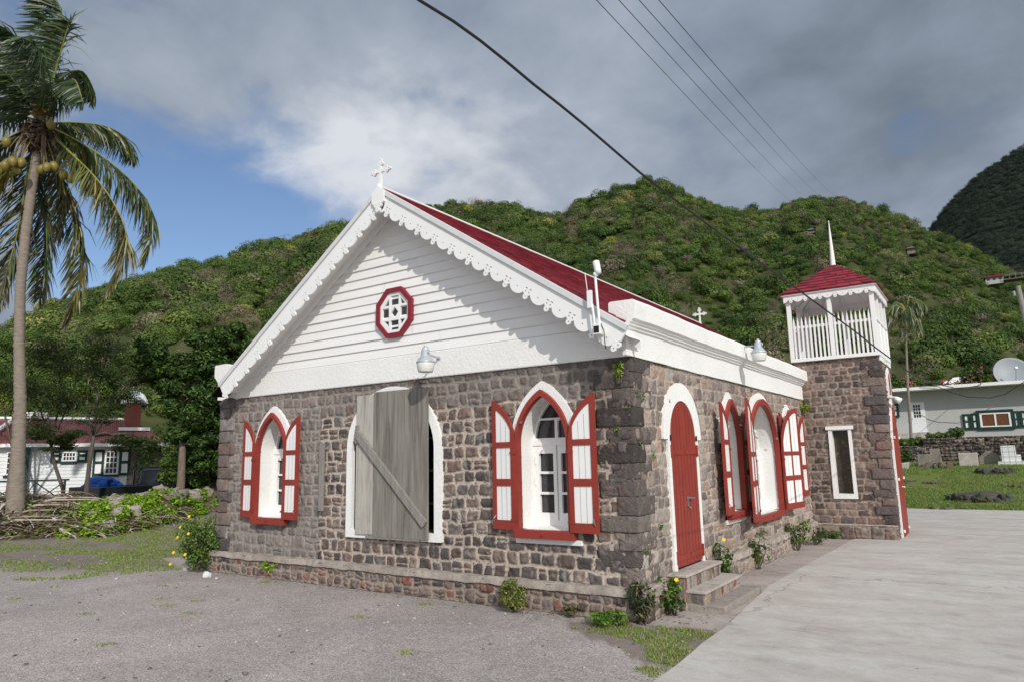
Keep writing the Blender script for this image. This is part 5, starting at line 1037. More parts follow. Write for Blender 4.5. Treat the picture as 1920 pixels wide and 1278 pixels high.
mb = MB(); mb.box(X0, XE-.1, 3.5, 3.6, 0, 2.4, Mc); mb.box(XE-.12, XE, .02, 3.5, 0, 2.4, Mc); mb.build('rear_wall', M['wall_house'], cot)
mb = MB(); nW = 170; xs = np.linspace(X0, XE+.25, nW*2); ridge = lx(262); vs = []
def roofpt(x, f): return (x-(0 if f < .5 else max(0, 1)*.0), -.35+2.2*f, E0+(RH-E0)*f)
xr0, xr1 = X0, XE+.25
for i, x in enumerate(xs):
    zc = .018*math.sin(i*math.pi/2*1.0)
    hip = min(1, (xr1-x)/1.45); vs += [(x, -.35, E0+zc), (x, -.35+2.2*hip, E0+(RH-E0)*hip+zc)]
mb.add(vs, [(2*i, 2*i+2, 2*i+3, 2*i+1) for i in range(len(xs)-1)], Mc); mb.add([(X0, -.35+4.4, E0), (XE+.25, 4.05, E0), (XE-1.2, 1.85, RH), (X0, 1.85, RH)], [(0, 1, 2, 3)], Mc); mb.add([(XE+.25, -.35, E0), (XE+.25, 4.05, E0), (XE-1.2, 1.85, RH)], [(0, 1, 2)], Mc)
cr_ = mb.build('roof', M['corr'], cot)
mb = MB(); mb.tube([Mc @ Vector((X0, 1.85, RH+.03)), Mc @ Vector((XE-1.2, 1.85, RH+.03))], .07, 6); mb.box(lx(20), lx(78), 1.5, 1.9, RH+.02, RH+.28, Mc); mb.tube([Mc @ Vector((lx(20), 1.6, RH+.15)), Mc @ Vector((lx(-30), -.1, E0+.35))], .09, 6)
mb.box(X0, XE+.28, -.42, -.36, E0-.12, E0+.02, Mc); mb.box(X0, XE+.2, -.36, 0, E0-.10, E0-.07, Mc); mb.build('ridge_and_fascia', M['smooth_white'], cr_)
cx0, cx1 = lx(229), lx(259); mb = MB(); mb.box(cx0, cx1, 1.0, 1.9, RH-1.0, RH+.75, Mc); ch = mb.build('chimney', M['brick'], cr_)
mb = MB(); cc = Mc @ Vector(((cx0+cx1)/2+.05, 1.45, RH+.75)); mb.lathe([(.58, 0), (.56, .12), (.42, .40), (.22, .56), (0, .6)], Matrix.Translation(cc), 12); mb.box(cx0-.25, cx1+.4, .7, .85, RH-.55, RH-.4, Mc); mb.build('chimney_cap', M['smooth_white'], cot)
def cwin(parent, M_, x0, x1, z0, z1, cols, rows_, shut=(1, 1), d=-.06, fr='smooth_white', sw=.42):
    w_, h_ = x1-x0, z1-z0; lp = [rect(0, w_, 0, h_)]; t = .05; cw = (w_-t*2-(cols-1)*.03)/cols; rh = (h_-t*2-(rows_-1)*.03)/rows_
    for i in range(cols):
        for j in range(rows_): a = t+i*(cw+.03); b_ = t+j*(rh+.03); lp.append(rect(a, a+cw, b_, b_+rh))
    Mx = M_ @ frame((x0, d, z0), (1, 0, 0), (0, -1, 0)); mb = MB(); v, f = flat(lp, .05); mb.add(v, f, Mx); w = mb.build('window', M[fr], parent)
    mb = MB(); mb.box(.02, w_-.02, .02, h_-.02, -.015, -.005, Mx); mb.build('pane', M['glass'], w); mb = MB(); mb.box(-.06, w_+.06, -.1, -.02, -.04, .06, Mx); mb.build('sill', M['green_paint'], w)
    for s, on in zip((-1, 1), shut):
        if on:
            a = -.04-sw if s < 0 else w_+.04; mb = MB(); v, f = flat([rect(a, a+sw, -.06, h_+.06), rect(a+.09, a+sw-.09, .05, h_*.45), rect(a+.09, a+sw-.09, h_*.45+.12, h_-.05)], .05); mb.add(v, f, Mx, 0); mb.box(a+.08, a+sw-.08, .04, h_-.04, -.012, .008, Mx, 1); mb.build('shutter', [M['green_paint'], M['smooth_white']], w)
    return w
cwin(cot, Mc, lx(194), lx(219), 1.12, 2.14, 3, 4); cwin(cot, Mc, lx(113), lx(139), 1.72, 2.12, 4, 2, sw=.38); cwin(cot, Mc, lx(8), lx(28), 1.2, 2.15, 3, 4, (0, 0))
mb = MB(); mb.box(lx(47)-.09, lx(47)+.09, -.35, -.1, 0, 2.4, Mc); mb.build('corner_post', M['green_paint'], cot)
pr = thing('porch_railing', 'dark green cross-braced railing in front of the cottage, behind the palm trunk', 'railing', PA(68.6, 34, .35)); Mr, _ = lframe(68.6, 34, .35); mb = MB()
for x in (-1.9, -1.35, -.2, .25, 1.25): mb.box(x-.04, x+.04, -.04, .04, 0, .95, Mr)
mb.build('post', M['green_paint'], pr); mb = MB(); mb.box(-1.9, 1.4, -.05, .05, .93, 1.0, Mr); mb.box(-1.9, 1.3, -.02, .02, .08, .14, Mr)
for x0_, x1_ in ((-1.9, -1.35), (.25, 1.25), (-.2, .25), (-1.35, -.2)):
    for s in (0, 1): mb.tube([Mr @ Vector((x0_, 0, .1+.8*s)), Mr @ Vector((x1_, 0, .9-.8*s))], .025, 4)
mb.build('rail', M['green_paint'], pr)
# ------------------------------------------------------------------ pickup
Mp, p = lframe(61.4, 30.5, .12, 36); tk = thing('pickup_truck', 'dark grey pickup truck with roll bar parked before the cottage stone end', 'pickup truck', p)
def prism(mb, prof, y0, y1, Mx, mi=0, inset=0.):
    n = len(prof); vs = [(x, y0, z) for x, z in prof]+[(x, y1, z) for x, z in prof]; mb.add(vs, [tuple(range(n)), tuple(range(n, 2*n))]+[(k, (k+1) % n, n+(k+1) % n, n+k) for k in range(n)], Mx, mi)
mb = MB(); prism(mb, [(-2.5, .42), (-2.5, .98), (.05, .98), (.05, .42)], -.86, -.80, Mp); prism(mb, [(-2.5, .42), (-2.5, .98), (.05, .98), (.05, .42)], .80, .86, Mp); mb.box(-2.5, -2.44, -.8, .8, .42, .98, Mp); mb.box(-2.45, .05, -.8, .8, .5, .56, Mp)
prism(mb, [(.06, .42), (.06, 1.02), (1.45, 1.02), (2.6, .98), (2.75, .8), (2.75, .42)], -.86, .86, Mp); tb = mb.build('body', M['truck'], tk, bevel=.03)
mb = MB(); prism(mb, [(.08, 1.0), (.16, 1.52), (.25, 1.57), (1.1, 1.57), (1.2, 1.53), (1.62, 1.0)], -.72, .72, Mp); cb_ = mb.build('cab', M['truck'], tk, bevel=.04)
mb = MB(); mb.box(.105, .13, -.58, -.05, 1.1, 1.46, Mp @ Matrix.Shear('XZ', 4, (0, 0))); mb.build('rear_window', M['glass'], cb_)
for s in (-1, 1):
    mb = MB(); prism(mb, [(.22, 1.08), (.30, 1.46), (.68, 1.47), (.68, 1.08)], s*.725, s*.735, Mp); prism(mb, [(.76, 1.08), (.76, 1.47), (1.1, 1.47), (1.4, 1.08)], s*.725, s*.735, Mp); mb.build('side_window', M['glass'], cb_)
    for x in (-1.6, 1.95):
        mb = MB(); Mw = Mp @ Matrix.Translation((x, s*.82, .34)) @ Matrix.Rotation(R_(90), 4, 'X'); mb.lathe([(.0, -.1), (.3, -.1), (.34, -.06), (.34, .06), (.3, .1), (0, .1)], Mw, 20); wl = mb.build('wheel', M['black_rubber'], tk, True); mb = MB(); mb.lathe([(0, -.115), (.19, -.11), (.2, .11), (0, .115)], Mw, 14); mb.build('rim', M['metal'], wl)
mb = MB(); mb.tube([Mp @ Vector(q) for q in ((-.12, -.74, .95), (-.10, -.74, 1.5), (-.02, -.66, 1.62), (-.02, .66, 1.62), (-.10, .74, 1.5), (-.12, .74, .95))], .035, 8); mb.build('roll_bar', M['truck'], tk)
V, Fq, C = rock(tuple(Mp @ Vector((-1.75, 0, 1.0))), (1.15, 1.0, .46), 5, rot=R_(60), box=.3, amp=.25, n=16); tag(np_mesh('tarpaulin', V, Fq, M['tarp'], None, smooth=True), 'crumpled bright blue tarpaulin heaped in the bed of the pickup', 'tarpaulin')
# ------------------------------------------------------------------ rubble bank, fallen fronds, creeper
BK = [PA(72, 22.5), PA(69.5, 22.8), PA(67, 22.8), PA(65, 22.6), PA(63, 22.2), PA(61, 21.5), PA(59.6, 20.5), PA(58.6, 19)]
def bank():
    az, t = np.meshgrid(np.linspace(73, 56.5, 150), np.linspace(0, 1, 34)); near = np.interp(az, [57, 59.4, 62, 64.5, 68, 73], [25.5, 23.3, 21.6, 20.7, 21.2, 21.6]); r = near+t*5.5
    x = CAM.x-np.sin(np.radians(az))*r; y = CAM.y+np.cos(np.radians(az))*r; top = .62+.3*(fbm(az, r, 5, .5, 3)-.5); z = gz(x, y)+top*np.sin(np.pi*np.clip(t*1.15, 0, .78))*(.75+.5*fbm(x+40, y+40, 8, 1.4, 3)*sstep(0, .2, t)*sstep(1, .8, t))-.02
    z = np.where(t < .01, z-.1, z); z = z*1.0
    P = np.stack([x, y, z], -1).reshape(-1, 3); i, j = np.meshgrid(np.arange(33), np.arange(149), indexing='ij'); a = i*150+j
    c = np.array(S(96, 84, 72))*(.6+.8*fbm(x+30, y+30, 3, 3, 4))[..., None]; tag(np_mesh('earth_bank', P, np.stack([a, a+150, a+151, a+1], -1).reshape(-1, 4), M['rock'], None, c.reshape(-1, 3), True), kind='structure'); return P.reshape(34, 150, 3)
BP = bank()
def bankpt(az, t): i = (73-az)/16.5*149; return Vector(BP[int(np.clip(t, 0, 1)*33), int(np.clip(i, 0, 149))])
rg = random.Random(41); RL = ['pale broken stone', 'grey rubble stone', 'brownish rubble stone']
for k in range(64):
    if k < 26: az, t, s = rg.uniform(57.4, 60.6), rg.uniform(.25, .8), rg.uniform(.16, .42)
    elif k < 46: az, t, s = rg.uniform(60.5, 63.5), rg.uniform(.1, .7), rg.uniform(.14, .36)
    else: az, t, s = rg.uniform(63.5, 72), rg.uniform(.05, .6), rg.uniform(.14, .34)
    c = bankpt(az, t); col = rg.choice([S(164, 154, 146), S(138, 128, 120), S(120, 106, 96), S(150, 138, 128)]); o = rocks('rubble_stone', [rock((c.x, c.y, c.z+s*.15), (s*rg.uniform(.9, 1.5), s, s*rg.uniform(.5, .9)), 900+k, rg.uniform(0, 3), box=.6, amp=.16, n=4, col=col, tilt=(rg.uniform(-.5, .5), rg.uniform(-.5, .5)))]); tag(o, 'broken grey rubble stone heaped on the bank left of the church', 'stone', 'rubble stones on the bank')
for k, (px, py, s, lab) in enumerate([(1225/4.571, 860+505/4.571, .42, 'rounded grey boulder at the front of the creeper-covered bank'), (1760/4.571, 860+425/4.571, .95, 'flat pale concrete slab lying on the bank near the church corner')]):
    c = G(px, py+4, .12); o = rocks('boulder' if k == 0 else 'broken_slab', [rock((c.x, c.y, .14 if k == 0 else .2), (s, s*.7, s*.75 if k == 0 else .16), 60+k, .9, box=.5 if k == 0 else .9, amp=.08, n=7, col=S(142, 132, 124) if k == 0 else S(176, 166, 158), tilt=(.2 if k else 0, 0))], smooth=k == 0); tag(o, lab, 'stone')
mbv = []; V = []; K = []; Fq = []
for k in range(1500):                            # dead palm fronds: long curved ribs and shreds
    az = rg.uniform(65.6, 72.8) if k < 1300 else rg.uniform(59, 64.5); t = rg.uniform(0, .6) if k < 1300 else rg.uniform(0, .12); c = bankpt(az, t)+Vector((0, 0, .02+rg.uniform(0, .12))); L_ = rg.uniform(.3, 1.3); a = rg.gauss(R_(60), .75); d = Vector((math.cos(a), math.sin(a), rg.uniform(-.22, .12))); s = Vector((-d.y, d.x, rg.uniform(-.5, .5))).normalized(); w_ = rg.choice([.006, .008, .012, .016, .03]); cv = Vector((rg.uniform(-.1, .1), rg.uniform(-.1, .1), rg.uniform(.02, .16)))
    col = np.array(rg.choice([S(168, 152, 136), S(140, 122, 104), S(120, 98, 80), S(186, 176, 164), S(100, 84, 72)]))*rg.uniform(.8, 1.15); b0 = len(V)
    for q in range(6): f = q/5-.5; P = c+d*L_*f+cv*(1-4*f*f); ww = w_*(1-.5*abs(f)); V += [tuple(P-s*ww), tuple(P+s*ww)]; K += [col, col*.9]
    Fq += [[b0+2*q, b0+2*q+1, b0+2*q+3, b0+2*q+2] for q in range(5)]
tag(np_mesh('dry_palm_fronds', V, Fq, M['dry'], None, np.array(K)), 'heap of dead brown palm fronds on the bank behind the palm trunk', 'dead fronds', kind='stuff')
mb = MB()
for k in range(7):
    c = bankpt(68.2-k*.35, .1+.05*k)+Vector((0, 0, .12)); a = R_(62)+rg.uniform(-.3, .3); d = Vector((math.cos(a), math.sin(a), 0)); mb = MB(); mb.tube([c-d*1.1+Vector((0, 0, -.08)), c-d*.3+Vector((0, 0, .14)), c+d*.6+Vector((0, 0, .1)), c+d*1.3+Vector((0, 0, -.12))], [.015, .028, .018, .006], 6, c=rg.choice([S(150, 134, 118), S(176, 162, 148), S(128, 108, 92)])); tag(mb.build('fallen_frond', M['dry'], attr=True), 'thick dry palm rib lying on the dead frond heap', 'frond', 'fallen palm ribs')
mb = MB(); q = [G(x, y, .05) for x, y in ((150, 1008), (210, 1000), (270, 990), (330, 979), (385, 968))]; mb.tube(q, [.015, .028, .03, .02, .008], 6, c=S(140, 112, 92)); tag(mb.build('fallen_frond', M['dry'], attr=True), 'long brown dead frond lying along the foot of the bank', 'frond')
L = Leaf(); rgn = np.random.default_rng(8)
for k in range(640):
    az = rgn.uniform(57.6, 67.3) if k < 590 else rgn.uniform(67, 69.5); t = abs(rgn.normal(.28, .2))
    if t > .85 or math.sin(az*3.1)*math.cos(t*9+az) < -.35: continue
    c = bankpt(az, t)+Vector((0, 0, .06)); L.add(leaves(50, c, (.26, .26, .11), .042, GL, 2000+k, up=1.2, aspect=.75, shell=.0))
tag(L.build('creeper'), 'bright yellow-green creeper spreading over the rubble bank', 'creeper', kind='stuff')
mb = MB(); mb.lathe([(0, 0), (.045, .0), (.055, .06), (.05, .09), (0, .09)], Matrix.Translation((-7.25, -.42, .02)) @ Matrix.Rotation(1.2, 4, 'X'), 12); tag(mb.build('cup', M['plastic_white']), 'crumpled white cup lying beneath the yellow-flowered corner bush', 'cup')
# ================================================================== RIGHT SIDE: terrace, long building, graves
def rpt(px, dist, z): az = math.degrees(math.atan2(-dirv(px, 850).x, dirv(px, 850).y)); return PA(az, dist/math.cos(R_(az)), z)
YB = CAM.y+47; YW = CAM.y+42
def rx(px, Y): d = dirv(px, 850); return CAM.x+(Y-CAM.y)*d.x/d.y
lb = thing('long_building', 'long low white building with flat roof, green shutters and panelled door on the terrace', 'building', (rx(1800, YB), YB, 2.3))
xa, xb = rx(1676, YB), rx(1920, YB)+9; Mb = Matrix.Translation((0, YB, 0))
mb = MB(); mb.box(xa, xb, 0, 6, 2.2, 5.12, Mb)
for k in range(60): x = xa+.3+k*.42; mb.box(x, x+.012, -.004, .0, 2.7, 5.1, Mb) if x < xb else None
mb.build('wall', M['house_grey'], lb); mb = MB(); mb.box(xa-.5, xb+.5, -1.2, 6.5, 5.13, 5.30, Mb); mb.build('roof', M['smooth_white'], lb)
dx0, dx1 = rx(1714, YB), rx(1744, YB); mb = MB(); v, f = flat([rect(dx0, dx1, 2.76, 4.5), rect(dx0+.22, dx1-.22, 3.62, 4.36)], .06); mb.add(v, f, Mb @ frame((0, -.04, 0), (1, 0, 0), (0, -1, 0))); dr = mb.build('door', M['plastic_white'], lb)
mb = MB(); mb.box(dx0+.2, dx1-.2, -.04, -.03, 3.6, 4.38, Mb); mb.build('pane', M['glass'], dr); mb = MB(); [mb.box(dx0+.22+k*(dx1-dx0-.44)/3-.012, dx0+.22+k*(dx1-dx0-.44)/3+.012, -.075, -.05, 3.62, 4.36, Mb) for k in (1, 2)]; [mb.box(dx0+.2, dx1-.2, -.078, -.052, z-.012, z+.012, Mb) for z in (3.8, 4.0, 4.18)]; mb.build('glazing_bars', M['smooth_white'], dr); mb = MB(); mb.tube([(dx0+.1, YB-.07, 3.55), (dx0+.1, YB-.16, 3.55)], .04, 8); mb.build('handle', M['metal'], dr)
wx0, wx1 = rx(1845, YB), rx(1906, YB); mb = MB(); v, f = flat([rect(wx0-.12, wx1+.12, 2.78, 3.86), rect(wx0, wx1, 2.92, 3.72)], .12); mb.add(v, f, Mb @ frame((0, -.06, 0), (1, 0, 0), (0, -1, 0)), 0); v, f = flat([rect(wx0+.02, wx1-.02, 2.93, 3.71), rect(wx0+.12, (wx0+wx1)/2-.04, 2.99, 3.63), rect((wx0+wx1)/2+.04, wx1-.12, 2.99, 3.63)], .08); mb.add(v, f, Mb @ frame((0, -.05, 0), (1, 0, 0), (0, -1, 0)), 1); ww = mb.build('window', [M['green_paint'], M['smooth_white']], lb)
mb = MB(); mb.box(wx0+.1, wx1-.1, -.055, -.045, 2.97, 3.65, Mb); mb.build('brown_boards', M['boardbrown'], ww)
def bshut(x0, x1, z0, z1):
    mb = MB(); v, f = flat([rect(x0, x1, z0, z1), rect(x0+.12, x1-.12, z0+.12, z0+(z1-z0)*.46), rect(x0+.12, x1-.12, z0+(z1-z0)*.56, z1-.12)], .06); mb.add(v, f, Mb @ frame((0, -.06, 0), (1, 0, 0), (0, -1, 0)), 0); mb.box(x0+.1, x1-.1, -.06, -.045, z0+.1, z1-.1, Mb, 1); mb.build('shutter', [M['green_paint'], M['smooth_white']], lb)
bshut(rx(1813, YB), rx(1828, YB), 2.82, 3.7); bshut(rx(1829, YB), rx(1843, YB), 2.82, 3.72); bshut(rx(1908, YB), rx(1921, YB), 2.85, 3.74); bshut(rx(1922, YB), rx(1936, YB), 2.85, 3.74); bshut(rx(1679, YB)-.2, rx(1695, YB), 3.68, 4.5)
mb = MB(); mb.box(rx(1672, YB), rx(1752, YB), -1.2, 0, 2.1, 2.72, Mb); mb.box(rx(1672, YB), rx(1742, YB), -1.6, -1.2, 2.1, 2.45, Mb); tag(mb.build('concrete_steps', M['concrete_step']), 'broad pale concrete step below the panelled door of long building', 'steps')
dish = thing('satellite_dish', 'large grey satellite dish standing on the roof of long building', 'satellite dish', (rx(1919, YB+2), YB+2, 5.3)); Md_ = Matrix.Translation((rx(1919, YB+2), YB+1.5, 5.98)) @ Matrix.Scale(.90, 4) @ Matrix.Rotation(R_(14), 4, 'Z') @ Matrix.Rotation(R_(72), 4, 'X')
mb = MB(); mb.lathe([(0, -.26), (.3, -.24), (.6, -.17), (.9, -.05), (1.02, .02), (1.03, .0), (.9, -.08), (.6, -.2), (.3, -.27), (0, -.29)], Md_, 36); mb.build('reflector', M['dishgrey'], dish, True); mb = MB(); mb.tube([Md_ @ Vector((0, -1.0, 0)), Md_ @ Vector((0, -.1, .85))], .03, 6); mb.tube([Md_ @ Vector((0, -.1, .8)), Md_ @ Vector((0, -.1, .95))], .07, 8); mb.build('feed_arm', M['metal'], dish); mb = MB(); mb.tube([(rx(1919, YB+2), YB+2, 5.25), (rx(1919, YB+2), YB+1.8, 5.9)], .06, 8); mb.build('mast', M['metal'], dish)
xw = rx(1733, YW); rw_ = thing('retaining_wall', 'rough dark rubble stone retaining wall behind the graves', 'wall', (xw+4, YW, 1.1))
kw = dict(rows=(.13, .26), wid=(.16, .42), pal=[S(96, 86, 82), S(82, 74, 72), S(112, 100, 94), S(128, 116, 108), S(70, 64, 64)], mort=S(66, 60, 56), depth=.09, joint=.012, pebble=.2, irregular=2.)
stone_wall('wall_face', rw_, (xw, YW, .9), (1, 0, 0), (0, -1, 0), 21, 1.45, .045, 71, **kw); stone_wall('wall_face', rw_, (rx(1668, YW)-3, YW, .9), (1, 0, 0), (0, -1, 0), xw-rx(1668, YW)+3.1, 1.08, .045, 73, **kw)
mb = MB(); mb.box(xw, xw+21, .02, .5, .9, 2.33, Matrix.Translation((0, YW, 0))); mb.box(rx(1668, YW)-3, xw, .02, .5, .9, 1.96, Matrix.Translation((0, YW, 0))); mb.build('wall_core', M['gravestone'], rw_)
def leafband(name, label, cat, x0, x1, y, z0, z1, n, ls, cols, seed, kind=None, group=None, pink=0):
    L = Leaf(); rg = np.random.default_rng(seed); cnt = max(2, int((x1-x0)/(z1-z0)*1.8))
    for k in range(cnt): c = (x0+(x1-x0)*(k+.5)/cnt, y+rg.uniform(-.2, .2), (z0+z1)/2+rg.uniform(-.15, .1)*(z1-z0)); L.add(leaves(n//cnt, c, ((x1-x0)/cnt*.9, .5, (z1-z0)*.5), ls, cols, seed*7+k, shell=.1))
    t = thing(name, label, cat, ((x0+x1)/2, y, z0), group, kind); L.build('foliage', t)
    mb = MB(); [mb.tube([(x0+(x1-x0)*(k+.5)/cnt, y, z0-.3), (x0+(x1-x0)*(k+.5)/cnt+.1, y, (z0+z1)/2)], .03, 5) for k in range(cnt)]; mb.build('stem', M['trunkdark'], t)
    if pink:
        P = Leaf(); P.add(leaves(pink, ((x0+x1)/2, y-.3, (z0+z1)/2+.2), ((x1-x0)*.5, .35, (z1-z0)*.5), ls*.8, [S(196, 96, 128), S(170, 80, 100), S(150, 100, 96)], seed+3)); P.build('blossom', t)
leafband('hedge_plant', 'low green plants on the terrace edge left of wall corner', 'plant', rx(1680, YW), xw-.1, YW+.7, 1.95, 2.45, 1500, .07, GM, 51); leafband('hedge_plant', 'small shrub on the wall top below the long building', 'shrub', rx(1740, YW), rx(1785, YW), YW+.7, 2.3, 2.65, 900, .07, GM, 52); leafband('hedge_plant', 'taller shrub tuft beside the brown boarded window end', 'shrub', rx(1785, YW), rx(1808, YW), YW+.8, 2.3, 2.85, 700, .07, GD, 53)
leafband('vine', 'creeper hanging on the lower retaining wall behind thin palm', 'vine', rx(1684, YW), rx(1706, YW), YW-.12, 1.2, 1.85, 420, .07, GD, 54)
# graves and mounds
YG = CAM.y+36
def grave(label, px0, px1, dist, z1, col, th=.35, roundtop=False, tiles=False, dome=False):
    Y = CAM.y+dist; x0, x1 = rx(px0, Y), rx(px1, Y); z0 = float(gz((x0+x1)/2, Y))-.05; t = thing('gravestone', label, 'gravestone', ((x0+x1)/2, Y, z0), 'graves in the churchyard'); mb = MB()
    if dome: prof = [(x0, z0)]+[(x0+(x1-x0)*k/10, z0+(z1-z0)*(.55+.45*math.sin(math.pi*k/10))) for k in range(11)]+[(x1, z0)]
    else: prof = [(x0, z0), (x0, z1), (x1, z1), (x1, z0)]
    prism(mb, prof, 0, th, Matrix.Translation((0, Y, 0))); mb.build('slab', M[col], t, bevel=.02)
    mb = MB(); mb.box(x0+.05, x1-.05, th, th+1.5, z0, z0+.3, Matrix.Translation((0, Y, 0))); mb.build('kerb', M[col], t, bevel=.02); return t, x0, x1, z0, Y
grave('tall grey upright slab, left of the pair behind the nearest earth mound', 1719, 1743, 35, 1.58, 'gravestone', .2); grave('paler slab standing right beside the tall grey slab', 1743, 1763, 36.5, 1.80, 'gravestone', .2); grave('square pale concrete grave block with shadow down its middle', 1796, 1832, 35, 1.60, 'concrete_step', .9); grave('dark round-topped grave between the concrete block and tiled tomb', 1834, 1874, 36, 1.66, 'gravestone', .8, dome=True)
grave('small pale low block at the foot of the tower edge', 1688, 1700, 34, 1.22, 'concrete_step', .3)
M['tile'] = bpy.data.materials.new('white_tile'); M['tile'].use_nodes = True; nt = M['tile'].node_tree; bt = N(nt, 'ShaderNodeTexBrick'); bt.offset = 0; bt.inputs['Scale'].default_value = 1; bt.inputs['Brick Width'].default_value = .2; bt.inputs['Row Height'].default_value = .2; bt.inputs['Mortar Size'].default_value = .012; bt.inputs['Color1'].default_value = (.7, .7, .68, 1); bt.inputs['Color2'].default_value = (.64, .65, .63, 1); bt.inputs['Mortar'].default_value = (.3, .33, .31, 1)
tcn = N(nt, 'ShaderNodeTexCoord'); mpn = N(nt, 'ShaderNodeMapping'); mpn.inputs['Rotation'].default_value = (R_(90), 0, 0); nt.links.new(tcn.outputs['Object'], mpn.inputs[0]); nt.links.new(mpn.outputs[0], bt.inputs[0]); nt.links.new(bt.outputs[0], nt.nodes['Principled BSDF'].inputs['Base Color']); nt.nodes['Principled BSDF'].inputs['Roughness'].default_value = .35
t, x0, x1, z0, Y = grave('white tiled stepped tomb, the brightest of the graves', 1877, 1905, 35.5, 1.86, 'tile', .7)
mb = MB(); mb.box(x0-.15, x1+.3, -.1, .9, z0, z0+.18, Matrix.Translation((0, Y, 0))); mb.box(x1, x1+.16, 0, .7, z0, z0+.45, Matrix.Translation((0, Y, 0))); mb.build('step', M['tile'], t)
for k, (px0, px1, py, h, lab, dk) in enumerate([(1728, 1785, 878, .42, 'brown earth and stone mound in front of the paired slabs', 0), (1834, 1900, 889, .40, 'long mound edged with dark radiating stones', 1), (1776, 1895, 940, .42, 'largest mossy stone mound on lawn nearest the driveway', 1), (1727, 1772, 908, .16, 'low pale mound in the middle of lawn', 0), (1690, 1716, 905, .15, 'flat earth mound close to the tower door', 0), (1745, 1782, 957, .12, 'little earth hump at the lawn edge by the paving', 0), (1885, 1950, 914, .16, 'low stony mound at the right edge of lawn', 0)]):
    pc = GH((px0+px1)/2, py); zt = pc.z; h *= .95
    wd = (px1-px0)/F0*(pc-CAM).length*.74; col = S(84, 82, 74) if dk else S(108, 100, 88); lst = [rock((pc.x, pc.y+.4, zt-.06), (wd, min(wd*.6, 1.8), h*1.5), 1500+k, 0, box=.12, amp=.07, n=20, col=col)]
    rq = random.Random(k)
    for j in range(30 if dk else 14): a = rq.uniform(math.pi, 2*math.pi); lst.append(rock((pc.x+math.cos(a)*wd*.46, pc.y+.4+math.sin(a)*min(wd*.33, .95), zt+rq.uniform(.02, h*.4)), (rq.uniform(.06, .2), rq.uniform(.08, .18), rq.uniform(.05, h*.5+.05)), 1600+k*50+j, rq.uniform(0, 3), n=5, col=tuple(c*rq.uniform(.6, 1.1)*k_ for c, k_ in zip(col, (.96, 1.0, .9)))))
    tag(rocks('grave_mound', lst), lab, 'mound', 'grave mounds')
# second house behind, hedge with blossom
Y2 = CAM.y+58; h2 = thing('house', 'house behind long building showing only a pale sloping roof with crimson gable', 'house', (rx(1840, Y2), Y2, 4)); mb = MB(); xq0, xq1 = rx(1793, Y2), rx(1935, Y2)
mb.add([(xq0-.3, Y2, 6.05), (xq1, Y2, 6.25), (xq1, Y2+2.5, 7.1), (xq0+.3, Y2+2.5, 6.95)], [(0, 1, 2, 3)]); mb.add([(xq0-.3, Y2, 5.93), (xq1, Y2, 6.13), (xq1, Y2, 6.25), (xq0-.3, Y2, 6.05)], [(0, 1, 2, 3)]); mb.build('roof', M['plaster'], h2); mb = MB(); mb.add([(xq0-.35, Y2+.1, 4), (xq0-.35, Y2+2.4, 4), (xq0+.25, Y2+2.4, 6.85), (xq0-.35, Y2+.1, 6.0), (xq0-1.2, Y2+.1, 5.95)], [(0, 1, 2, 3), (3, 2, 4)]); mb.build('gable', M['redtrim'], h2); mb = MB(); mb.box(xq0-.3, xq1, .1, 2.4, 3, 6.0, Matrix.Translation((0, Y2, 0))); mb.build('wall', M['house_grey'], h2)
mb = MB(); mb.tube([(rx(1764, Y2), Y2, 6.0), (rx(1778, Y2), Y2, 6.05), (rx(1792, Y2), Y2+.2, 6.55)], .07, 5); mb.build('bargeboard', M['smooth_white'], h2)
Y3 = CAM.y+54
for k, (a, b_, z0, z1, pk, lab) in enumerate([(1668, 1700, 5.0, 6.9, 40, 'dense green hedge bush behind roof nearest the tower'), (1700, 1735, 5.0, 6.7, 120, 'hedge bush dotted with pink bougainvillea left of the pale roof'), (1735, 1775, 5.0, 6.2, 30, 'lower green hedge bush touching the flat roof line'), (1775, 1828, 5.0, 6.25, 60, 'hedge bush spilling in front of the pale sloping roof'), (1826, 1872, 5.1, 7.1, 110, 'tall bougainvillea bush in front of the pale roof'), (1868, 1900, 5.1, 6.8, 120, 'bougainvillea bush just left of the satellite dish'), (1905, 1960, 5.1, 6.6, 20, 'green hedge bush behind the satellite dish')]):
    leafband('hedge_bush', lab, 'bush', rx(a, Y3), rx(b_, Y3), Y3, z0, z1, 2600, .10, GM if k % 2 else GD, 80+k, group='hedge behind the long building', pink=pk)
# utility pole and wires
up_ = thing('utility_pole', 'grey utility pole at right edge behind long building', 'pole', PA(-2.35, 52, 4)); mb = MB(); mb.tube([PA(-3.0, 52, 3.5), PA(-2.85, 52, 8), PA(-2.6, 52, 11.5)], [.17, .16, .13], 10); mb.build('pole', M['greywood'], up_); mb = MB(); c = PA(-2.55, 52, 10.9); mb.tube([c+Vector((-.2, -.15, 0)), c+Vector((-.2, -.15, .3))], .07, 8); mb.build('insulator', M['grey_plastic'], up_)
def wire(label, P, r, grp=None, name='overhead_wire'):
    mb = MB(); mb.tube(P, r, 6, cap=False); tag(mb.build(name, M['black_rubber'], smooth=True), label, 'wire', grp)
def onplane(px, py, P0, n):
    d = dirv(px, py); t = (Vector(P0)-CAM).dot(n)/d.dot(n); return CAM+d*t
Pn = Vector((2.42, -6.28, 2.68)); nn = Vector((1, -.02, 0)).normalized()
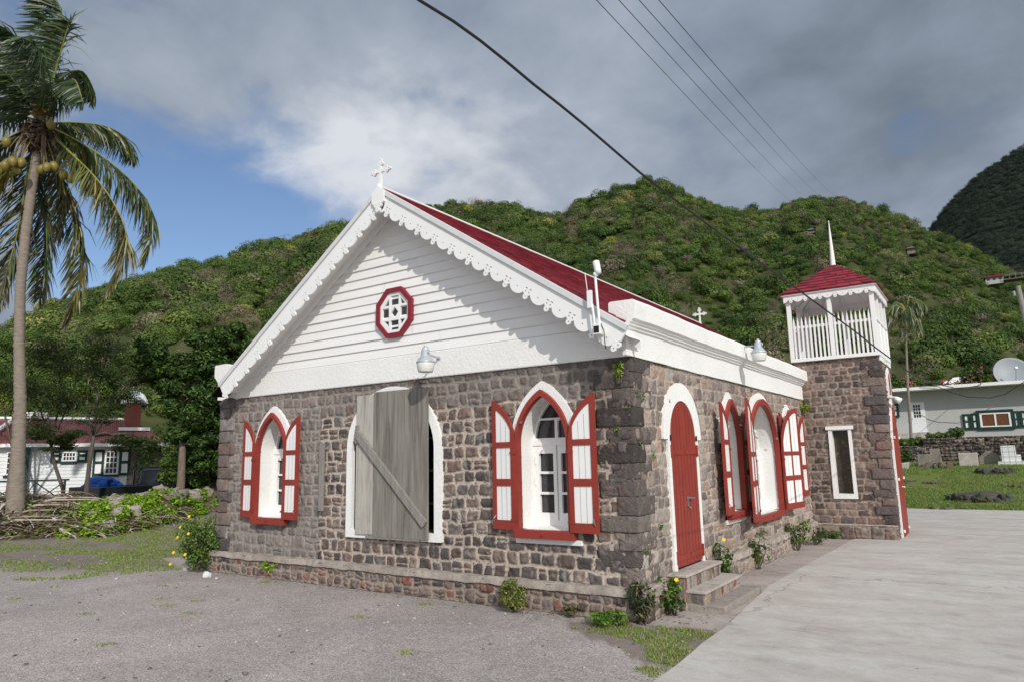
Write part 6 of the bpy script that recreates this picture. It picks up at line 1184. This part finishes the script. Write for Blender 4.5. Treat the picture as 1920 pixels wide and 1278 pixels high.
pp = [onplane(x, y, Pn, nn) for x, y in ((690, -85), (740, -42), (785, 0), (850, 40), (900, 76), (950, 116), (1000, 158), (1050, 197), (1100, 238), (1150, 281), (1200, 324), (1250, 363), (1300, 401), (1350, 438), (1400, 474), (1450, 510), (1500, 546), (1560, 590), (1600, 619), (1640, 650))]
pp += [Vector((2.57, 2.2, 2.66)), Vector((2.62, 5, 2.75)), Vector((2.75, 12, 3.15)), Vector((2.9, 22, 3.9)), Vector((3.1, 33, 4.75)), Vector((3.2, YB-1.2, 5.35))]
e2 = []
wire('thick black cable running from above the yard down past the bell tower', pp, [.0026+.0044*min(1, (q-CAM).length/9) if (q-CAM).length < 9 else .007+.0003*((q-CAM).length-9) for q in pp], name='overhead_cable')
for k, (a, b_) in enumerate([((1118, 0), (1487, 372)), ((1160, 0), (1514, 365)), ((1198, 0), (1540, 361)), ((1235, 0), (1568, 362))]):
    A = CAM+dirv(*a)*26; B = CAM+dirv(b_[0], b_[1]+6)*315; m_ = [A.lerp(B, f) for f in np.linspace(0, 1, 60)]; sag = 2.2
    wire('thin high power wire running from overhead toward the ridge', [A+(A-B).normalized()*12]+[q-Vector((0, 0, sag*4*f*(1-f)*.5)) for q, f in zip(m_, np.linspace(0, 1, 60))], .013+.0, 'four high power wires')
wire('thin sagging cable along the front of long building', [Vector((rx(x, YB-.5), YB-1.3, z)) for x, z in ((1745, 5.35), (1775, 5.25), (1800, 4.85), (1830, 4.55), (1870, 4.45), (1900, 4.6), (1925, 5.0), (1945, 5.3))], .02)
# houses on the hillside
def hillhouse(label, az, dist, z, w_, h_, roofm, deck=False):
    p = PA(az, dist, z); t = thing('hillside_house', label, 'house', p, 'houses on the hillside'); Mh, _ = lframe(az, dist, z); mb = MB(); mb.box(-w_/2, w_/2, 0, 4, -h_*.6, h_, Mh); mb.build('wall', M['house_grey' if deck else 'gravestone'], t)
    mb = MB(); prism(mb, [(-w_/2-.3, h_), (w_/2+.3, h_), (w_/2-.6, h_+h_*.4), (-w_/2+.6, h_+h_*.4)], -.6, 4.4, Mh); mb.build('roof', M[roofm], t)
    for x in np.linspace(-w_*.33, w_*.33, 3): mb = MB(); mb.box(x-.35, x+.35, -.03, -.001, h_*.3, h_*.8, Mh); mb.build('window', M['glass'], t)
    if deck:
        mb = MB(); mb.box(w_/2, w_/2+6, -.5, 4, -.1, 0, Mh); mb.box(w_/2, w_/2+6, -.6, -.5, .9, 1.0, Mh); [mb.box(w_/2+q*1.4, w_/2+q*1.4+.12, -.6, -.5, 0, h_*1.05, Mh) for q in range(5)]; mb.box(w_/2, w_/2+6, -.6, 4, h_*1.02, h_*1.12, Mh); mb.build('deck', M['greywood'], t)
def hz_at(az, el):
    r = np.linspace(60, 300, 600); z = hill_z(np.full(600, az), r); e = np.degrees(np.arctan2(z+2.0-CAM.z, r)); i = int(np.argmax(e > el)); return float(r[i]), float(z[i])
d_, z_ = hz_at(-1.5, 10.9); hillhouse('white hillside house with red roof and open deck at right edge', -1.35, d_-3, z_+2.4, 4.2, 1.2, 'redtrim', True)
d_, z_ = hz_at(3.4, 14.2); hillhouse('small grey concrete house alone high on the slope right of spire', 3.35, d_-2, z_+.4, 2.2, 1.0, 'gravestone')
d_, z_ = hz_at(9.8, 16.6); hillhouse('tiny pale blue-roofed house near the ridge left of spire', 9.9, d_-2, z_+.7, 1.7, .5, 'dishgrey')
# ================================================================== WOODED HILLSIDES
def bushmesh(seed, n, flatz=.62, bare=False):
    rg = np.random.default_rng(seed); V = []; C = []
    for k in range(7 if not bare else 5):
        a = rg.uniform(0, 6.28); q = rg.uniform(0, .55) if k else 0; c = (q*math.cos(a), q*math.sin(a), rg.uniform(.15, .5)); r = rg.uniform(.36, .6)
        v, c_ = leaves(n//7, c, (r, r, r*flatz), .06 if not bare else .10, [(1, 1, 1)], seed*50+k, shell=.6, up=.5, aspect=.6 if not bare else .07, bias=2.6 if not bare else .6); f = rg.uniform(.8, 1.2); V.append(v); C.append(c_*f)
    V = np.vstack(V); me = bpy.data.meshes.new('bush_src%d' % seed); n_ = len(V); me.vertices.add(n_); me.vertices.foreach_set('co', V.astype(np.float32).ravel()); me.loops.add(n_); me.loops.foreach_set('vertex_index', np.arange(n_, dtype=np.int32)); me.polygons.add(n_//4); me.polygons.foreach_set('loop_start', np.arange(0, n_, 4, dtype=np.int32)); me.update(calc_edges=True)
    cc = np.ones((n_, 4), np.float32); cc[:, :3] = np.vstack(C); at = me.color_attributes.new('Col', 'FLOAT_COLOR', 'POINT'); at.data.foreach_set('color', cc.ravel()); return me
def hillleaf(name, stops):
    m = bpy.data.materials.new(name); m.use_nodes = True; nt = m.node_tree; b = nt.nodes['Principled BSDF']; b.inputs['Roughness'].default_value = .7; b.inputs['Specular IOR Level'].default_value = .15
    oi = N(nt, 'ShaderNodeObjectInfo'); c = ramp(nt, oi.outputs['Random'], stops, 'LINEAR'); a = N(nt, 'ShaderNodeVertexColor'); a.layer_name = 'Col'; c = mix(nt, 1., c, a.outputs[0], 'MULTIPLY')
    gp = N(nt, 'ShaderNodeNewGeometry'); c = mix(nt, 1., c, ramp(nt, noise(nt, gp.outputs['Position'], .035, 4, .6), [(.3, (.80, .84, .84)), (.7, (1.42, 1.32, 1.14))]), 'MULTIPLY'); nt.links.new(c, b.inputs['Base Color'])  # broad noise puts patchy cloud shade and growth tone into leaf colour
    t = N(nt, 'ShaderNodeBsdfTranslucent'); nt.links.new(c, t.inputs[0]); ms = N(nt, 'ShaderNodeMixShader'); ms.inputs[0].default_value = .15; nt.links.new(b.outputs[0], ms.inputs[1]); nt.links.new(t.outputs[0], ms.inputs[2]); nt.links.new(ms.outputs[0], nt.nodes['Material Output'].inputs[0]); return m
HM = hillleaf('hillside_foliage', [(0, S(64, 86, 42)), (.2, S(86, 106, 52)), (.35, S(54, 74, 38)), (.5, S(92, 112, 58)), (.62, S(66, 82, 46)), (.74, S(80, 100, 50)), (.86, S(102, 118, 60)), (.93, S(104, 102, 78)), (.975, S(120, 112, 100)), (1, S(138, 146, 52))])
BM = hillleaf('bare_scrub', [(0, S(122, 112, 100)), (1, S(142, 130, 114))]); MM = hillleaf('cloud_shade_foliage', [(0, S(58, 69, 60)), (.5, S(50, 61, 54)), (1, S(64, 75, 64))])  # mountain leaves: cloud shade and grey haze put into their colour
def scatter(name, label, P, sc, idx, srcs, rots):
    me = bpy.data.meshes.new(name); me.from_pydata([tuple(p) for p in P], [], []); o = bpy.data.objects.new(name, me); COL.objects.link(o)
    for nm, ty, arr in (('sc', 'FLOAT_VECTOR', sc), ('rt', 'FLOAT_VECTOR', rots)): a = me.attributes.new(nm, ty, 'POINT'); a.data.foreach_set('vector', np.asarray(arr, np.float32).ravel())
    a = me.attributes.new('ix', 'INT', 'POINT'); a.data.foreach_set('value', np.asarray(idx, np.int32))
    ng = bpy.data.node_groups.new(name, 'GeometryNodeTree'); ng.interface.new_socket('Geometry', in_out='INPUT', socket_type='NodeSocketGeometry'); ng.interface.new_socket('Geometry', in_out='OUTPUT', socket_type='NodeSocketGeometry')
    gi = ng.nodes.new('NodeGroupInput'); go = ng.nodes.new('NodeGroupOutput'); jn = ng.nodes.new('GeometryNodeJoinGeometry'); ip = ng.nodes.new('GeometryNodeInstanceOnPoints'); ip.inputs['Pick Instance'].default_value = True
    for s in srcs[::-1]:
        oi = ng.nodes.new('GeometryNodeObjectInfo'); oi.inputs['Object'].default_value = s; oi.inputs['As Instance'].default_value = True; ng.links.new(oi.outputs['Geometry'], jn.inputs[0])
    def attr(nm, ty): n = ng.nodes.new('GeometryNodeInputNamedAttribute'); n.data_type = ty; n.inputs[0].default_value = nm; return n.outputs[0]
    ng.links.new(gi.outputs[0], ip.inputs['Points']); ng.links.new(jn.outputs[0], ip.inputs['Instance']); ng.links.new(attr('ix', 'INT'), ip.inputs['Instance Index']); ng.links.new(attr('sc', 'FLOAT_VECTOR'), ip.inputs['Scale']); ng.links.new(attr('rt', 'FLOAT_VECTOR'), ip.inputs['Rotation']); ng.links.new(ip.outputs[0], go.inputs[0])
    md = o.modifiers.new('scatter', 'NODES'); md.node_group = ng; return tag(o, label, 'woodland', kind='stuff')
def src(seed, n, m, **k): me = bushmesh(seed, n, **k); me.materials.append(m); return bpy.data.objects.new('woodland_bush', me)
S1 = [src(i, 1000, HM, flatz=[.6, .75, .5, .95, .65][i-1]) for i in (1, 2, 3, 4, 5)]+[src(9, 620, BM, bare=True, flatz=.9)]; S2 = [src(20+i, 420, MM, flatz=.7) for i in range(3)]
rg = np.random.default_rng(99); pts = []; scs = []; ixs = []
n = 11500; az = np.where(rg.random(n) < .55, rg.uniform(-12, 34, n), rg.uniform(30, 80, n)); u = rg.random(n); d_ = np.interp(az, HA, HD); r = 50+(d_-50+4)*np.sqrt(u*.97+.03*rg.random(n)); z = hill_z(az, r)+np.where(r < 60, .4, 0); 
dens = fbm(az*.5, r*.06, 44, 1, 3); keep = ((dens > .27) | (rg.random(n) < .6)) & ((r > 62) | (az > 45)); s = np.clip(rg.lognormal(.52, .45, n), .7, 3.8)*(.85+.4*fbm(az*.8, r*.1, 46, 1, 2))*np.where(r < 95, .85, 1)*np.where(r > d_-9, .62+.5*rg.random(n), 1.)
ix = rg.integers(0, 5, n); ix = np.where((fbm(az*.6, r*.07, 47, 1, 2) > .63) & (rg.random(n) < .5), 5, ix); ix = np.where(rg.random(n) < np.where((az > 57) & (r < 130), .16, .035), 5, ix)
x = CAM.x-np.sin(np.radians(az))*r; y = CAM.y+np.cos(np.radians(az))*r; P = np.c_[x, y, z-.75]; sc = np.c_[s, s, s*rg.uniform(.8, 1.25, n)]; rot = np.c_[np.zeros(n), np.zeros(n), rg.uniform(0, 6.28, n)]
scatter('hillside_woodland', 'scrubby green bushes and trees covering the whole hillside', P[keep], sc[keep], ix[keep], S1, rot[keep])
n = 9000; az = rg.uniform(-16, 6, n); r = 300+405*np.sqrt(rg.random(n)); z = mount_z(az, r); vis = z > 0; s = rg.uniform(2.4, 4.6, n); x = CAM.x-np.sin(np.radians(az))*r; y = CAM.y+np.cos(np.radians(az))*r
scatter('mountain_woodland', 'forest covering the mountain at the right, cloud shade put into its leaf colour', np.c_[x, y, z-2.4], np.c_[s, s, s], rg.integers(0, 3, n), S2, np.c_[0*az, 0*az, rg.uniform(0, 6.28, n)])
